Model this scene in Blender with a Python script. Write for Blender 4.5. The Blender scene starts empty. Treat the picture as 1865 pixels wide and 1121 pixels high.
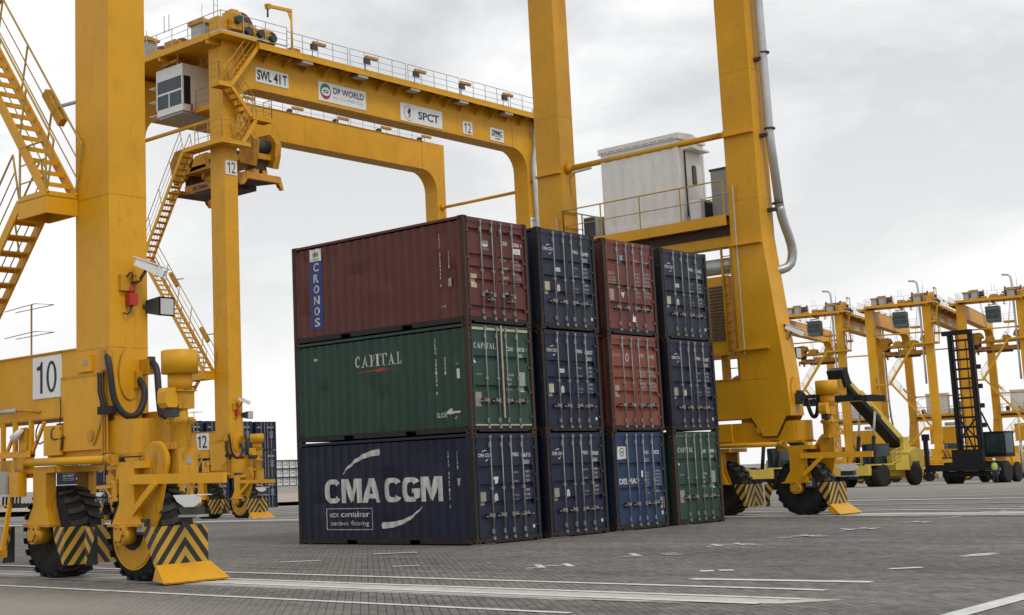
import bpy, bmesh, math, random
from mathutils import Vector, Matrix, noise as mnoise
random.seed(7)
R = math.radians
SC = bpy.context.scene
COL = SC.collection

# ------------------------------------------------------------------ camera
cam_d = bpy.data.cameras.new("camera")
cam = bpy.data.objects.new("camera", cam_d)
COL.objects.link(cam)
YAW, PIT, ROL = .8209, .1461, -.0387
fw = Vector((math.sin(YAW) * math.cos(PIT), math.cos(YAW) * math.cos(PIT), math.sin(PIT)))
rt0 = Vector((math.cos(YAW), -math.sin(YAW), 0))
up0 = rt0.cross(fw)
rt = rt0 * math.cos(ROL) + up0 * math.sin(ROL)
up = -rt0 * math.sin(ROL) + up0 * math.cos(ROL)
CAM = Vector((-24.9202, -21.3549, 1.7026))
cam.matrix_world = Matrix(((rt.x, up.x, -fw.x, CAM.x), (rt.y, up.y, -fw.y, CAM.y), (rt.z, up.z, -fw.z, CAM.z), (0, 0, 0, 1)))
cam_d.sensor_width = 36
cam_d.lens = 2544.05 / 1865 * 36
cam_d.shift_x = (932.5 - 741.757) / 1865
cam_d.shift_y = (488.764 - 560.5) / 1865
cam_d.clip_start = .1
cam_d.clip_end = 6000
SC.camera = cam

# ------------------------------------------------------------------ world, sun, exposure
SUN_EL, SUN_AZ = R(50), R(192)          # azimuth from +y towards +x: light comes from behind the camera's left
W = bpy.data.worlds.new("World")
SC.world = W
W.use_nodes = True
nt = W.node_tree
for n in list(nt.nodes):
    nt.nodes.remove(n)
out = nt.nodes.new("ShaderNodeOutputWorld")
bg = nt.nodes.new("ShaderNodeBackground")
sky = nt.nodes.new("ShaderNodeTexSky")
sky.sky_type = 'NISHITA'
sky.sun_disc = False
sky.sun_elevation = SUN_EL
sky.sun_rotation = SUN_AZ
sky.air_density = 1.5
sky.dust_density = 4
geo = nt.nodes.new("ShaderNodeTexCoord")
mp = nt.nodes.new("ShaderNodeMapping")
mp.inputs['Scale'].default_value = (1, 1, 2.3)
mp.inputs['Location'].default_value = (3.1, 1.7, .4)
nz = nt.nodes.new("ShaderNodeTexNoise")
nz.inputs['Scale'].default_value = 3.0
nz.inputs['Detail'].default_value = 7
nz.inputs['Roughness'].default_value = .56
nz.inputs['Distortion'].default_value = .25
cr = nt.nodes.new("ShaderNodeValToRGB")
e = cr.color_ramp.elements
e[0].position = .41; e[0].color = (5.9, 6.1, 6.35, 1)
e[1].position = .59; e[1].color = (11.5, 11.5, 11.5, 1)
m1 = e = cr.color_ramp.elements.new(.5); m1.color = (8.3, 8.4, 8.5, 1)
sep = nt.nodes.new("ShaderNodeSeparateXYZ")
hz = nt.nodes.new("ShaderNodeMapRange")
hz.inputs['From Min'].default_value = .0; hz.inputs['From Max'].default_value = .42
hz.inputs['To Min'].default_value = .85; hz.inputs['To Max'].default_value = 0
mixh = nt.nodes.new("ShaderNodeMixRGB")
mixh.inputs['Color2'].default_value = (10.6, 10.6, 10.6, 1)
mixs = nt.nodes.new("ShaderNodeMixRGB")
mixs.inputs['Fac'].default_value = .93
nt.links.new(geo.outputs['Generated'], mp.inputs['Vector'])
nt.links.new(mp.outputs[0], nz.inputs['Vector'])
nt.links.new(nz.outputs['Fac'], cr.inputs['Fac'])
nt.links.new(geo.outputs['Generated'], sep.inputs[0])
nt.links.new(sep.outputs['Z'], hz.inputs['Value'])
nt.links.new(hz.outputs[0], mixh.inputs['Fac'])
nt.links.new(cr.outputs[0], mixh.inputs['Color1'])
nt.links.new(sky.outputs[0], mixs.inputs['Color1'])
nt.links.new(mixh.outputs[0], mixs.inputs['Color2'])
nt.links.new(mixs.outputs[0], bg.inputs['Color'])
bg.inputs['Strength'].default_value = .1
nt.links.new(bg.outputs[0], out.inputs[0])

sd = bpy.data.lights.new("sun", 'SUN')
sd.energy = 1.1
sd.angle = R(16)
sd.color = (1, .95, .87)
so = bpy.data.objects.new("sun", sd)
COL.objects.link(so)
sdir = Vector((math.sin(SUN_AZ) * math.cos(SUN_EL), math.cos(SUN_AZ) * math.cos(SUN_EL), math.sin(SUN_EL)))
so.rotation_euler = sdir.to_track_quat('Z', 'Y').to_euler()
so.location = (0, 0, 60)
SC.view_settings.view_transform = 'Standard'
SC.view_settings.look = 'None'
SC.view_settings.exposure = 0
SC.view_settings.gamma = 1
SC.view_settings.use_curve_mapping = False
SC.render.engine = 'CYCLES'


# ------------------------------------------------------------------ materials
def nd(t, k, **kw):
    n = t.nodes.new(k)
    for a, b in kw.items():
        if a in n.inputs:
            n.inputs[a].default_value = b
        else:
            setattr(n, a, b)
    return n


def c4(c):
    return (c[0], c[1], c[2], 1)


def mat(name, col, rough=.5, metal=0, var=.12, nscale=1.5, grime=0., grime_col=(.06, .045, .03), streak=0.,
        bump=0., bscale=30, spec=.4, gpos=.56, runs=0., run_col=(.10, .04, .015), run_pos=.64, run_scale=5., spots=0.):
    m = bpy.data.materials.new(name)
    m.use_nodes = True
    t = m.node_tree
    b = t.nodes['Principled BSDF']
    b.inputs['Roughness'].default_value = rough
    b.inputs['Metallic'].default_value = metal
    b.inputs['Specular IOR Level'].default_value = spec
    co = nd(t, "ShaderNodeNewGeometry")
    n1 = nd(t, "ShaderNodeTexNoise", Scale=nscale, Detail=6., Roughness=.6)
    t.links.new(co.outputs['Position'], n1.inputs['Vector'])
    r1 = nd(t, "ShaderNodeMapRange")
    r1.inputs['From Min'].default_value = .3; r1.inputs['From Max'].default_value = .7
    r1.inputs['To Min'].default_value = 1 - var; r1.inputs['To Max'].default_value = 1 + var
    t.links.new(n1.outputs['Fac'], r1.inputs['Value'])
    mul = nd(t, "ShaderNodeMixRGB", blend_type='MULTIPLY')
    mul.inputs['Fac'].default_value = 1
    mul.inputs['Color1'].default_value = c4(col)
    t.links.new(r1.outputs[0], mul.inputs['Color2'])
    last = mul.outputs[0]
    if grime > 0:
        mpg = nd(t, "ShaderNodeMapping")
        mpg.inputs['Scale'].default_value = (1, 1, .35 if streak else 1)
        t.links.new(co.outputs['Position'], mpg.inputs['Vector'])
        n2 = nd(t, "ShaderNodeTexNoise", Scale=3.3 if streak == 0 else 6., Detail=9., Roughness=.68)
        t.links.new(mpg.outputs[0], n2.inputs['Vector'])
        r2 = nd(t, "ShaderNodeMapRange")
        r2.inputs['From Min'].default_value = gpos; r2.inputs['From Max'].default_value = gpos + .16
        r2.inputs['To Max'].default_value = grime
        t.links.new(n2.outputs['Fac'], r2.inputs['Value'])
        mg = nd(t, "ShaderNodeMixRGB")
        mg.inputs['Color2'].default_value = c4(grime_col)
        t.links.new(r2.outputs[0], mg.inputs['Fac'])
        t.links.new(last, mg.inputs['Color1'])
        last = mg.outputs[0]
    if runs > 0:
        mpr = nd(t, "ShaderNodeMapping")
        mpr.inputs['Scale'].default_value = (1, 1, .12)
        mpr.inputs['Location'].default_value = (3.3, 1.7, 5.1)
        t.links.new(co.outputs['Position'], mpr.inputs['Vector'])
        nr = nd(t, "ShaderNodeTexNoise", Scale=float(run_scale), Detail=10., Roughness=.75)
        t.links.new(mpr.outputs[0], nr.inputs['Vector'])
        rr_ = nd(t, "ShaderNodeMapRange")
        rr_.inputs['From Min'].default_value = run_pos; rr_.inputs['From Max'].default_value = run_pos + .10
        rr_.inputs['To Max'].default_value = runs
        t.links.new(nr.outputs['Fac'], rr_.inputs['Value'])
        mr = nd(t, "ShaderNodeMixRGB")
        mr.inputs['Color2'].default_value = c4(run_col)
        t.links.new(rr_.outputs[0], mr.inputs['Fac'])
        t.links.new(last, mr.inputs['Color1'])
        last = mr.outputs[0]
    if spots > 0:
        ns_ = nd(t, "ShaderNodeTexNoise", Scale=11., Detail=8., Roughness=.7)
        t.links.new(co.outputs['Position'], ns_.inputs['Vector'])
        rs_ = nd(t, "ShaderNodeMapRange")
        rs_.inputs['From Min'].default_value = .66; rs_.inputs['From Max'].default_value = .72
        rs_.inputs['To Max'].default_value = spots
        t.links.new(ns_.outputs['Fac'], rs_.inputs['Value'])
        ms_ = nd(t, "ShaderNodeMixRGB")
        ms_.inputs['Color2'].default_value = (.055, .024, .014, 1)
        t.links.new(rs_.outputs[0], ms_.inputs['Fac'])
        t.links.new(last, ms_.inputs['Color1'])
        last = ms_.outputs[0]
    t.links.new(last, b.inputs['Base Color'])
    if bump > 0:
        n3 = nd(t, "ShaderNodeTexNoise", Scale=float(bscale), Detail=4.)
        t.links.new(co.outputs['Position'], n3.inputs['Vector'])
        bp = nd(t, "ShaderNodeBump")
        bp.inputs['Strength'].default_value = bump
        bp.inputs['Distance'].default_value = .02
        t.links.new(n3.outputs['Fac'], bp.inputs['Height'])
        t.links.new(bp.outputs[0], b.inputs['Normal'])
    return m


M = {}
M['yel'] = mat('yellow_paint', (.66, .322, .004), .48, var=.10, nscale=.7, grime=.22, grime_col=(.30, .14, .012), streak=1, gpos=.52, runs=.38, run_col=(.13, .055, .012), run_pos=.62, run_scale=4., spots=.6)
M['yel2'] = mat('yellow_paint_worn', (.54, .265, .009), .55, var=.15, nscale=2, grime=.6, grime_col=(.12, .06, .02), streak=1, gpos=.5, runs=.5, run_pos=.6, spots=.7)
M['oran'] = mat('spreader_orange', (.60, .27, .02), .5, var=.15, nscale=2, grime=.5, grime_col=(.15, .07, .03), gpos=.52)
M['rail'] = mat('handrail_paint', (.42, .27, .05), .5, var=.1)
M['railg'] = mat('galvanised_rail', (.45, .44, .40), .45, metal=.3, var=.1)
M['grey'] = mat('grey_paint', (.34, .34, .33), .5, var=.12, grime=.3, grime_col=(.14, .13, .12))
M['dgrey'] = mat('dark_grey_steel', (.045, .045, .05), .55, var=.2)
M['black'] = mat('black_paint', (.010, .010, .012), .55, var=.2, grime=.3, grime_col=(.03, .026, .024), spec=.25)
M['rubber'] = mat('tyre_rubber', (.012, .0115, .0115), .8, var=.25, nscale=4, grime=.35, grime_col=(.04, .037, .034), bump=.3, bscale=18, gpos=.5)
M['hose'] = mat('black_hose', (.02, .02, .022), .5, var=.15)
M['tread'] = mat('dusty_tread', (.050, .045, .042), .85, var=.25, nscale=5, grime=.4, grime_col=(.09, .08, .07))
M['cabfar'] = mat('cab_dark_green', (.10, .13, .125), .4, var=.3, nscale=2)
M['galv'] = mat('galvanised_steel', (.42, .42, .42), .4, metal=.55, var=.12, nscale=5)
M['duct'] = mat('duct_metal', (.50, .51, .51), .38, metal=.35, var=.12, nscale=1.5, grime=.35, grime_col=(.22, .22, .21))
M['white'] = mat('white_paint', (.74, .74, .72), .5, var=.05, grime=.3, grime_col=(.40, .37, .30), streak=1, runs=.3, run_col=(.35, .28, .2))
M['ehw'] = mat('electric_house_white', (.76, .75, .71), .5, var=.05, nscale=2, grime=.3, grime_col=(.50, .48, .42), streak=1, gpos=.52)
M['sign'] = mat('sign_white', (.74, .75, .74), .55, var=.04)
M['ink'] = mat('sign_black_print', (.02, .02, .022), .6, var=.05)
M['navyink'] = mat('navy_print', (.03, .04, .14), .6, var=.05)
M['redink'] = mat('red_print', (.42, .02, .03), .6, var=.05)
M['greenink'] = mat('green_print', (.03, .22, .10), .6, var=.05)
M['cyanink'] = mat('light_blue_print', (.15, .35, .45), .6, var=.05)
M['greyink'] = mat('grey_print', (.32, .32, .34), .6, var=.05)
M['glass'] = mat('cab_glass', (.02, .045, .055), .22, var=.4, nscale=1.2, spec=.45)
M['glassd'] = mat('dark_glass', (.015, .022, .026), .2, var=.3, nscale=1.5, spec=.4)
M['redb'] = mat('red_plastic', (.45, .03, .02), .45, var=.1)
M['drum'] = mat('hoist_drum_red_brown', (.10, .03, .025), .5, var=.2)
M['rust'] = mat('rusty_brown', (.052, .028, .020), .75, var=.25, nscale=6, grime=.5, grime_col=(.03, .018, .014))
M['rod'] = mat('lock_rod_steel', (.24, .24, .235), .5, metal=.2, var=.25, nscale=5, grime=.35, grime_col=(.12, .08, .06))
M['cwhite'] = mat('white_lettering', (.58, .59, .57), .6, var=.14, nscale=7, grime=.35, grime_col=(.22, .22, .23), gpos=.56, spots=.35)
M['cgrey'] = mat('faded_lettering', (.36, .37, .37), .6, var=.2, nscale=8)
M['cred'] = mat('red_lettering', (.42, .06, .03), .6, var=.1)
M['plate'] = mat('data_plate', (.30, .28, .23), .5, metal=.2, var=.1)
M['cream'] = mat('cream_strip', (.44, .40, .27), .6, var=.2, nscale=6)
M['ctblue'] = mat('cronos_panel_blue', (.03, .055, .21), .55, var=.12)


def cont_mat(name, col, gr=.5):
    return mat(name, col, .55, var=.16, nscale=1.3, grime=gr, grime_col=tuple(x * .45 + .02 for x in col), streak=1, gpos=.5, bump=.10, bscale=5, runs=.6, run_col=tuple(x * .5 + .028 for x in col), run_pos=.60, run_scale=6., spots=.75)


M['cMaroon'] = cont_mat('container_maroon', (.110, .028, .022))
M['cMaroon2'] = cont_mat('container_brick_red', (.155, .042, .034))
M['cOrange'] = cont_mat('container_orange_brown', (.205, .056, .034))
M['cGreen'] = cont_mat('container_green', (.018, .056, .040))
M['cNavy'] = cont_mat('container_navy', (.0075, .012, .037))
M['cNavy2'] = cont_mat('container_faded_navy', (.018, .025, .048))
M['cBlue'] = cont_mat('container_blue', (.012, .036, .10))
M['cWhite'] = mat('container_white', (.74, .74, .73), .55, var=.06)
M['cDark'] = mat('container_underframe', (.020, .017, .017), .7, var=.3, nscale=4, grime=.5, grime_col=(.045, .034, .028))


def stripe_mat():
    m = bpy.data.materials.new('hazard_stripes')
    m.use_nodes = True
    t = m.node_tree
    b = t.nodes['Principled BSDF']
    b.inputs['Roughness'].default_value = .5
    uv = nd(t, "ShaderNodeUVMap")
    uv.uv_map = 'UVMap'
    s = nd(t, "ShaderNodeSeparateXYZ")
    t.links.new(uv.outputs[0], s.inputs[0])
    ab = nd(t, "ShaderNodeMath", operation='ABSOLUTE')
    t.links.new(s.outputs['X'], ab.inputs[0])
    mu = nd(t, "ShaderNodeMath", operation='MULTIPLY')
    mu.inputs[1].default_value = 1.22
    t.links.new(ab.outputs[0], mu.inputs[0])
    ad = nd(t, "ShaderNodeMath", operation='ADD')
    t.links.new(mu.outputs[0], ad.inputs[0])
    t.links.new(s.outputs['Y'], ad.inputs[1])
    dv = nd(t, "ShaderNodeMath", operation='DIVIDE')
    dv.inputs[1].default_value = .315
    t.links.new(ad.outputs[0], dv.inputs[0])
    fr = nd(t, "ShaderNodeMath", operation='FRACT')
    t.links.new(dv.outputs[0], fr.inputs[0])
    lt = nd(t, "ShaderNodeMath", operation='LESS_THAN')
    lt.inputs[1].default_value = .5
    t.links.new(fr.outputs[0], lt.inputs[0])
    co = nd(t, "ShaderNodeTexCoord")
    n1 = nd(t, "ShaderNodeTexNoise", Scale=4., Detail=8.)
    t.links.new(co.outputs['Object'], n1.inputs['Vector'])
    mx = nd(t, "ShaderNodeMixRGB")
    mx.inputs['Color1'].default_value = (.55, .32, .03, 1)
    mx.inputs['Color2'].default_value = (.018, .017, .018, 1)
    t.links.new(lt.outputs[0], mx.inputs['Fac'])
    m2 = nd(t, "ShaderNodeMixRGB", blend_type='MULTIPLY')
    m2.inputs['Fac'].default_value = .5
    t.links.new(mx.outputs[0], m2.inputs['Color1'])
    t.links.new(n1.outputs['Color'], m2.inputs['Color2'])
    g = nd(t, "ShaderNodeMixRGB", blend_type='MULTIPLY')
    g.inputs['Fac'].default_value = 1
    g.inputs['Color2'].default_value = (1.25, 1.25, 1.25, 1)
    t.links.new(m2.outputs[0], g.inputs['Color1'])
    t.links.new(g.outputs[0], b.inputs['Base Color'])
    return m


M['stripe'] = stripe_mat()


def paving_mat(name, far):
    m = bpy.data.materials.new(name)
    m.use_nodes = True
    t = m.node_tree
    b = t.nodes['Principled BSDF']
    b.inputs['Roughness'].default_value = .85
    b.inputs['Specular IOR Level'].default_value = .25
    co = nd(t, "ShaderNodeNewGeometry")
    P = co.outputs['Position']
    # single block tint
    br = nd(t, "ShaderNodeTexBrick", Scale=1., offset=.5)
    br.inputs['Brick Width'].default_value = .22
    br.inputs['Row Height'].default_value = .11
    br.inputs['Mortar Size'].default_value = .006 if far else .0
    br.inputs['Color1'].default_value = (.140, .130, .121, 1)
    br.inputs['Color2'].default_value = (.205, .191, .178, 1)
    br.inputs['Mortar'].default_value = (.075, .07, .065, 1)
    mpp = nd(t, "ShaderNodeMapping")
    mpp.inputs['Rotation'].default_value = (0, 0, R(-45))
    t.links.new(P, mpp.inputs['Vector'])
    t.links.new(mpp.outputs[0], br.inputs['Vector'])
    # large stains
    n1 = nd(t, "ShaderNodeTexNoise", Scale=.16, Detail=6., Roughness=.6)
    t.links.new(P, n1.inputs['Vector'])
    # tracks along y
    mt = nd(t, "ShaderNodeMapping")
    mt.inputs['Scale'].default_value = (1.0, .035, 1)
    t.links.new(P, mt.inputs['Vector'])
    n2 = nd(t, "ShaderNodeTexNoise", Scale=1.3, Detail=5., Roughness=.65)
    t.links.new(mt.outputs[0], n2.inputs['Vector'])
    r1 = nd(t, "ShaderNodeMapRange")
    r1.inputs['From Min'].default_value = .3; r1.inputs['From Max'].default_value = .7
    r1.inputs['To Min'].default_value = .76; r1.inputs['To Max'].default_value = 1.28
    t.links.new(n1.outputs['Fac'], r1.inputs['Value'])
    r2 = nd(t, "ShaderNodeMapRange")
    r2.inputs['From Min'].default_value = .35; r2.inputs['From Max'].default_value = .7
    r2.inputs['To Min'].default_value = .82; r2.inputs['To Max'].default_value = 1.18
    t.links.new(n2.outputs['Fac'], r2.inputs['Value'])
    n3 = nd(t, "ShaderNodeTexNoise", Scale=2.2, Detail=8., Roughness=.7)
    t.links.new(P, n3.inputs['Vector'])
    r3 = nd(t, "ShaderNodeMapRange")
    r3.inputs['From Min'].default_value = .3; r3.inputs['From Max'].default_value = .7
    r3.inputs['To Min'].default_value = .86; r3.inputs['To Max'].default_value = 1.14
    t.links.new(n3.outputs['Fac'], r3.inputs['Value'])
    m1 = nd(t, "ShaderNodeMath", operation='MULTIPLY')
    m2 = nd(t, "ShaderNodeMath", operation='MULTIPLY')
    t.links.new(r1.outputs[0], m1.inputs[0]); t.links.new(r2.outputs[0], m1.inputs[1])
    t.links.new(m1.outputs[0], m2.inputs[0]); t.links.new(r3.outputs[0], m2.inputs[1])
    # paler blend: near lane west of the crane runway, and the far apron
    s = nd(t, "ShaderNodeSeparateXYZ")
    t.links.new(P, s.inputs[0])
    d1 = nd(t, "ShaderNodeMapRange")
    d1.inputs['From Min'].default_value = -11.2; d1.inputs['From Max'].default_value = -13.4
    t.links.new(s.outputs['X'], d1.inputs['Value'])
    d2 = nd(t, "ShaderNodeMapRange")
    d2.inputs['From Min'].default_value = -9.5; d2.inputs['From Max'].default_value = -3.5
    t.links.new(s.outputs['Y'], d2.inputs['Value'])
    dm = nd(t, "ShaderNodeMath", operation='MULTIPLY')
    t.links.new(d1.outputs[0], dm.inputs[0]); t.links.new(d2.outputs[0], dm.inputs[1])
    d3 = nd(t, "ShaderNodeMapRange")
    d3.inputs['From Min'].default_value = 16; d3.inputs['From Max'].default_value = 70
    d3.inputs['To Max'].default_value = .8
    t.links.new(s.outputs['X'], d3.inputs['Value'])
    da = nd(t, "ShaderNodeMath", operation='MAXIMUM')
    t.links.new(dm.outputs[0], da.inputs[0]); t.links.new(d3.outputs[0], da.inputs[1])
    n4 = nd(t, "ShaderNodeTexNoise", Scale=.75, Detail=7., Roughness=.6)
    m4 = nd(t, "ShaderNodeMapping")
    m4.inputs['Location'].default_value = (7, 3, 0)
    t.links.new(P, m4.inputs['Vector'])
    t.links.new(m4.outputs[0], n4.inputs['Vector'])
    r4 = nd(t, "ShaderNodeMapRange")
    r4.inputs['From Min'].default_value = .62; r4.inputs['From Max'].default_value = .70
    r4.inputs['To Min'].default_value = 1; r4.inputs['To Max'].default_value = .62
    t.links.new(n4.outputs['Fac'], r4.inputs['Value'])
    m5 = nd(t, "ShaderNodeMath", operation='MULTIPLY')
    t.links.new(m2.outputs[0], m5.inputs[0]); t.links.new(r4.outputs[0], m5.inputs[1])
    mm = nd(t, "ShaderNodeMixRGB", blend_type='MULTIPLY')
    mm.inputs['Fac'].default_value = 1
    t.links.new(br.outputs['Color'], mm.inputs['Color1'])
    t.links.new(m5.outputs[0], mm.inputs['Color2'])
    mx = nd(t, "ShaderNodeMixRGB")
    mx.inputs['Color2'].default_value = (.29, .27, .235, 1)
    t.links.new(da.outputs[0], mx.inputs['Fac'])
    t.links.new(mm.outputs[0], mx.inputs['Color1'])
    t.links.new(mx.outputs[0], b.inputs['Base Color'])
    return m


M['pavefar'] = paving_mat('paved_yard', True)
M['pave'] = paving_mat('paving_block', False)
M['runway'] = mat('runway_concrete', (.50, .49, .45), .85, var=.12, nscale=.7, grime=.6, grime_col=(.20, .19, .18), gpos=.52)
M['line'] = mat('road_paint', (.64, .64, .61), .7, var=.15, nscale=3, grime=.6, grime_col=(.28, .27, .25), gpos=.54)
M['line2'] = mat('road_paint_worn', (.42, .42, .40), .75, var=.2, nscale=3, grime=.9, grime_col=(.20, .195, .19), gpos=.45)
M['hyster'] = mat('pale_yellow_paint', (.62, .45, .07), .5, var=.1, grime=.3, grime_col=(.25, .18, .05))
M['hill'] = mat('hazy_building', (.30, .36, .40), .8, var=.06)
M['roofred'] = mat('red_roof', (.22, .06, .05), .7, var=.1)
M['skin'] = mat('skin', (.30, .17, .11), .6, var=.05)
M['hiviz'] = mat('hi_vis_vest', (.42, .55, .10), .7, var=.08)
M['trouser'] = mat('dark_trousers', (.03, .035, .06), .8, var=.1)
M['dirt'] = mat('pale_dirt', (.36, .30, .23), .9, var=.15, nscale=.3)


# ------------------------------------------------------------------ mesh builder
class MB:
    def __init__(s):
        s.v = []; s.f = []; s.m = []; s.mats = []; s.uv = {}; s.sm = []

    def mi(s, m):
        if m not in s.mats:
            s.mats.append(m)
        return s.mats.index(m)

    def add(s, vs, fs, m, smooth=False, uvs=None):
        o = len(s.v)
        s.v.extend([tuple(p) for p in vs])
        k = s.mi(m)
        for i, f in enumerate(fs):
            if uvs:
                s.uv[len(s.f)] = uvs[i]
            s.f.append(tuple(a + o for a in f))
            s.m.append(k); s.sm.append(smooth)
        return s

    def box(s, a, b, m):
        x0, y0, z0 = a; x1, y1, z1 = b
        vs = [(x0, y0, z0), (x1, y0, z0), (x1, y1, z0), (x0, y1, z0), (x0, y0, z1), (x1, y0, z1), (x1, y1, z1), (x0, y1, z1)]
        fs = [(0, 3, 2, 1), (4, 5, 6, 7), (0, 1, 5, 4), (1, 2, 6, 5), (2, 3, 7, 6), (3, 0, 4, 7)]
        return s.add(vs, fs, m)

    def frame(s, p, q):
        d = (q - p).normalized()
        a = Vector((0, 0, 1)) if abs(d.z) < .95 else Vector((1, 0, 0))
        u = d.cross(a).normalized()
        return d, u, u.cross(d).normalized()

    def beam(s, p, q, w, h, m):
        p = Vector(p); q = Vector(q)
        d, u, v = s.frame(p, q)
        vs = []
        for c in (p, q):
            for (i, j) in ((-1, -1), (1, -1), (1, 1), (-1, 1)):
                vs.append(c + u * (w / 2 * i) + v * (h / 2 * j))
        return s.add(vs, [(0, 1, 2, 3), (7, 6, 5, 4), (0, 4, 5, 1), (1, 5, 6, 2), (2, 6, 7, 3), (3, 7, 4, 0)], m)

    def cyl(s, p, q, r, m, n=12, r2=None, caps=True):
        p = Vector(p); q = Vector(q)
        r2 = r if r2 is None else r2
        d, u, v = s.frame(p, q)
        vs = []
        for c, rr in ((p, r), (q, r2)):
            for i in range(n):
                a = 2 * math.pi * i / n
                vs.append(c + (u * math.cos(a) + v * math.sin(a)) * rr)
        s.add(vs, [(i, (i + 1) % n, n + (i + 1) % n, n + i) for i in range(n)], m, n > 6)
        if caps:
            o = len(s.v) - 2 * n
            k = s.mi(m)
            s.f.append(tuple(o + i for i in reversed(range(n)))); s.m.append(k); s.sm.append(False)
            s.f.append(tuple(o + n + i for i in range(n))); s.m.append(k); s.sm.append(False)
        return s

    def prism(s, poly, ax, a, b, m):
        """poly = 2-D points; ax = extrusion axis; 'x': (y,z) 'y': (x,z) 'z': (x,y)"""
        n = len(poly)
        def P(t, w):
            return {'x': (w, t[0], t[1]), 'y': (t[0], w, t[1]), 'z': (t[0], t[1], w)}[ax]
        vs = [P(t, a) for t in poly] + [P(t, b) for t in poly]
        fs = [tuple(range(n)), tuple(reversed(range(n, 2 * n)))] + [(i, n + i, n + (i + 1) % n, (i + 1) % n) for i in range(n)]
        return s.add(vs, fs, m)

    def sweep(s, pts, r, m, n=8, smooth_pts=0):
        pts = [Vector(p) for p in pts]
        for _ in range(smooth_pts):
            q = [pts[0]]
            for i in range(len(pts) - 1):
                q.append(pts[i] * .75 + pts[i + 1] * .25); q.append(pts[i] * .25 + pts[i + 1] * .75)
            q.append(pts[-1]); pts = q
        rings = []
        u = None
        for i, p in enumerate(pts):
            d = (pts[min(i + 1, len(pts) - 1)] - pts[max(i - 1, 0)]).normalized()
            if u is None:
                a = Vector((0, 0, 1)) if abs(d.z) < .9 else Vector((1, 0, 0))
                u = d.cross(a).normalized()
            u = (u - d * u.dot(d)).normalized()
            v = d.cross(u)
            rings.append([p + (u * math.cos(2 * math.pi * k / n) + v * math.sin(2 * math.pi * k / n)) * r for k in range(n)])
        vs = [x for rg in rings for x in rg]
        fs = []
        for i in range(len(rings) - 1):
            for k in range(n):
                fs.append((i * n + k, i * n + (k + 1) % n, (i + 1) * n + (k + 1) % n, (i + 1) * n + k))
        fs.append(tuple(reversed(range(n)))); fs.append(tuple((len(rings) - 1) * n + k for k in range(n)))
        return s.add(vs, fs, m, n > 5)

    def lathe(s, prof, c, ax, m, n=24, smooth=True):
        """prof = (offset along axis, radius); axis 'x','y','z'"""
        vs = []
        for (o, r) in prof:
            for k in range(n):
                a = 2 * math.pi * k / n
                ca, sa = math.cos(a) * r, math.sin(a) * r
                p = {'x': (o, ca, sa), 'y': (ca, o, sa), 'z': (ca, sa, o)}[ax]
                vs.append((p[0] + c[0], p[1] + c[1], p[2] + c[2]))
        fs = []
        for i in range(len(prof) - 1):
            for k in range(n):
                fs.append((i * n + k, i * n + (k + 1) % n, (i + 1) * n + (k + 1) % n, (i + 1) * n + k))
        fs.append(tuple(reversed(range(n)))); fs.append(tuple((len(prof) - 1) * n + k for k in range(n)))
        return s.add(vs, fs, m, smooth)

    def quad(s, a, b, c, d, m, uvs=None):
        return s.add([a, b, c, d], [(0, 1, 2, 3)], m, False, [uvs] if uvs else None)

    def mesh(s, name):
        me = bpy.data.meshes.new(name)
        me.from_pydata(s.v, [], s.f)
        for m in s.mats:
            me.materials.append(M[m])
        me.polygons.foreach_set('material_index', s.m)
        me.polygons.foreach_set('use_smooth', s.sm)
        if s.uv:
            l = me.uv_layers.new(name='UVMap')
            for p in me.polygons:
                if p.index in s.uv:
                    for j, li in enumerate(p.loop_indices):
                        l.data[li].uv = s.uv[p.index][j]
        me.validate()
        me.update()
        return me

    def build(s, name, parent=None, loc=(0, 0, 0), rz=0, kind=None):
        return put(name, s.mesh(name), parent, loc, rz, kind)


def put(name, me, parent=None, loc=(0, 0, 0), rz=0, kind=None):
    o = bpy.data.objects.new(name, me)
    COL.objects.link(o)
    if parent is not None:
        o.parent = parent
    o.location = loc
    o.rotation_euler = (0, 0, rz)
    if kind:
        o['kind'] = kind
    return o


def thing(name, label, cat, loc=(0, 0, 0), rz=0, group=None):
    o = put(name, None, None, loc, rz)
    o['label'] = label; o['category'] = cat
    if group:
        o['group'] = group
    return o


def copy_tree(o, parent=None, skip=()):
    c = o.copy()
    COL.objects.link(c)
    c.parent = parent
    for ch in list(o.children):
        if ch.name.split('.')[0] in skip:
            continue
        copy_tree(ch, c, skip)
    return c


# ------------------------------------------------------------------ lettering
_TX = {}


def text_geo(txt, bold=0.):
    key = (txt, bold)
    if key in _TX:
        return _TX[key]
    cu = bpy.data.curves.new('t', 'FONT')
    cu.body = txt
    cu.resolution_u = 3
    cu.offset = bold
    cu.fill_mode = 'FRONT'
    ob = bpy.data.objects.new('t', cu)
    COL.objects.link(ob)
    bpy.context.view_layer.update()
    me = bpy.data.meshes.new_from_object(ob)
    vs = [v.co.copy() for v in me.vertices]
    fs = [tuple(p.vertices) for p in me.polygons]
    bpy.data.objects.remove(ob)
    bpy.data.curves.remove(cu)
    bpy.data.meshes.remove(me)
    x0 = min(v.x for v in vs); x1 = max(v.x for v in vs); y0 = min(v.y for v in vs); y1 = max(v.y for v in vs)
    vs = [((v.x - x0) / (x1 - x0), (v.y - y0) / (y1 - y0)) for v in vs]
    _TX[key] = (vs, fs, (x1 - x0) / (y1 - y0))
    return _TX[key]


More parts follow.
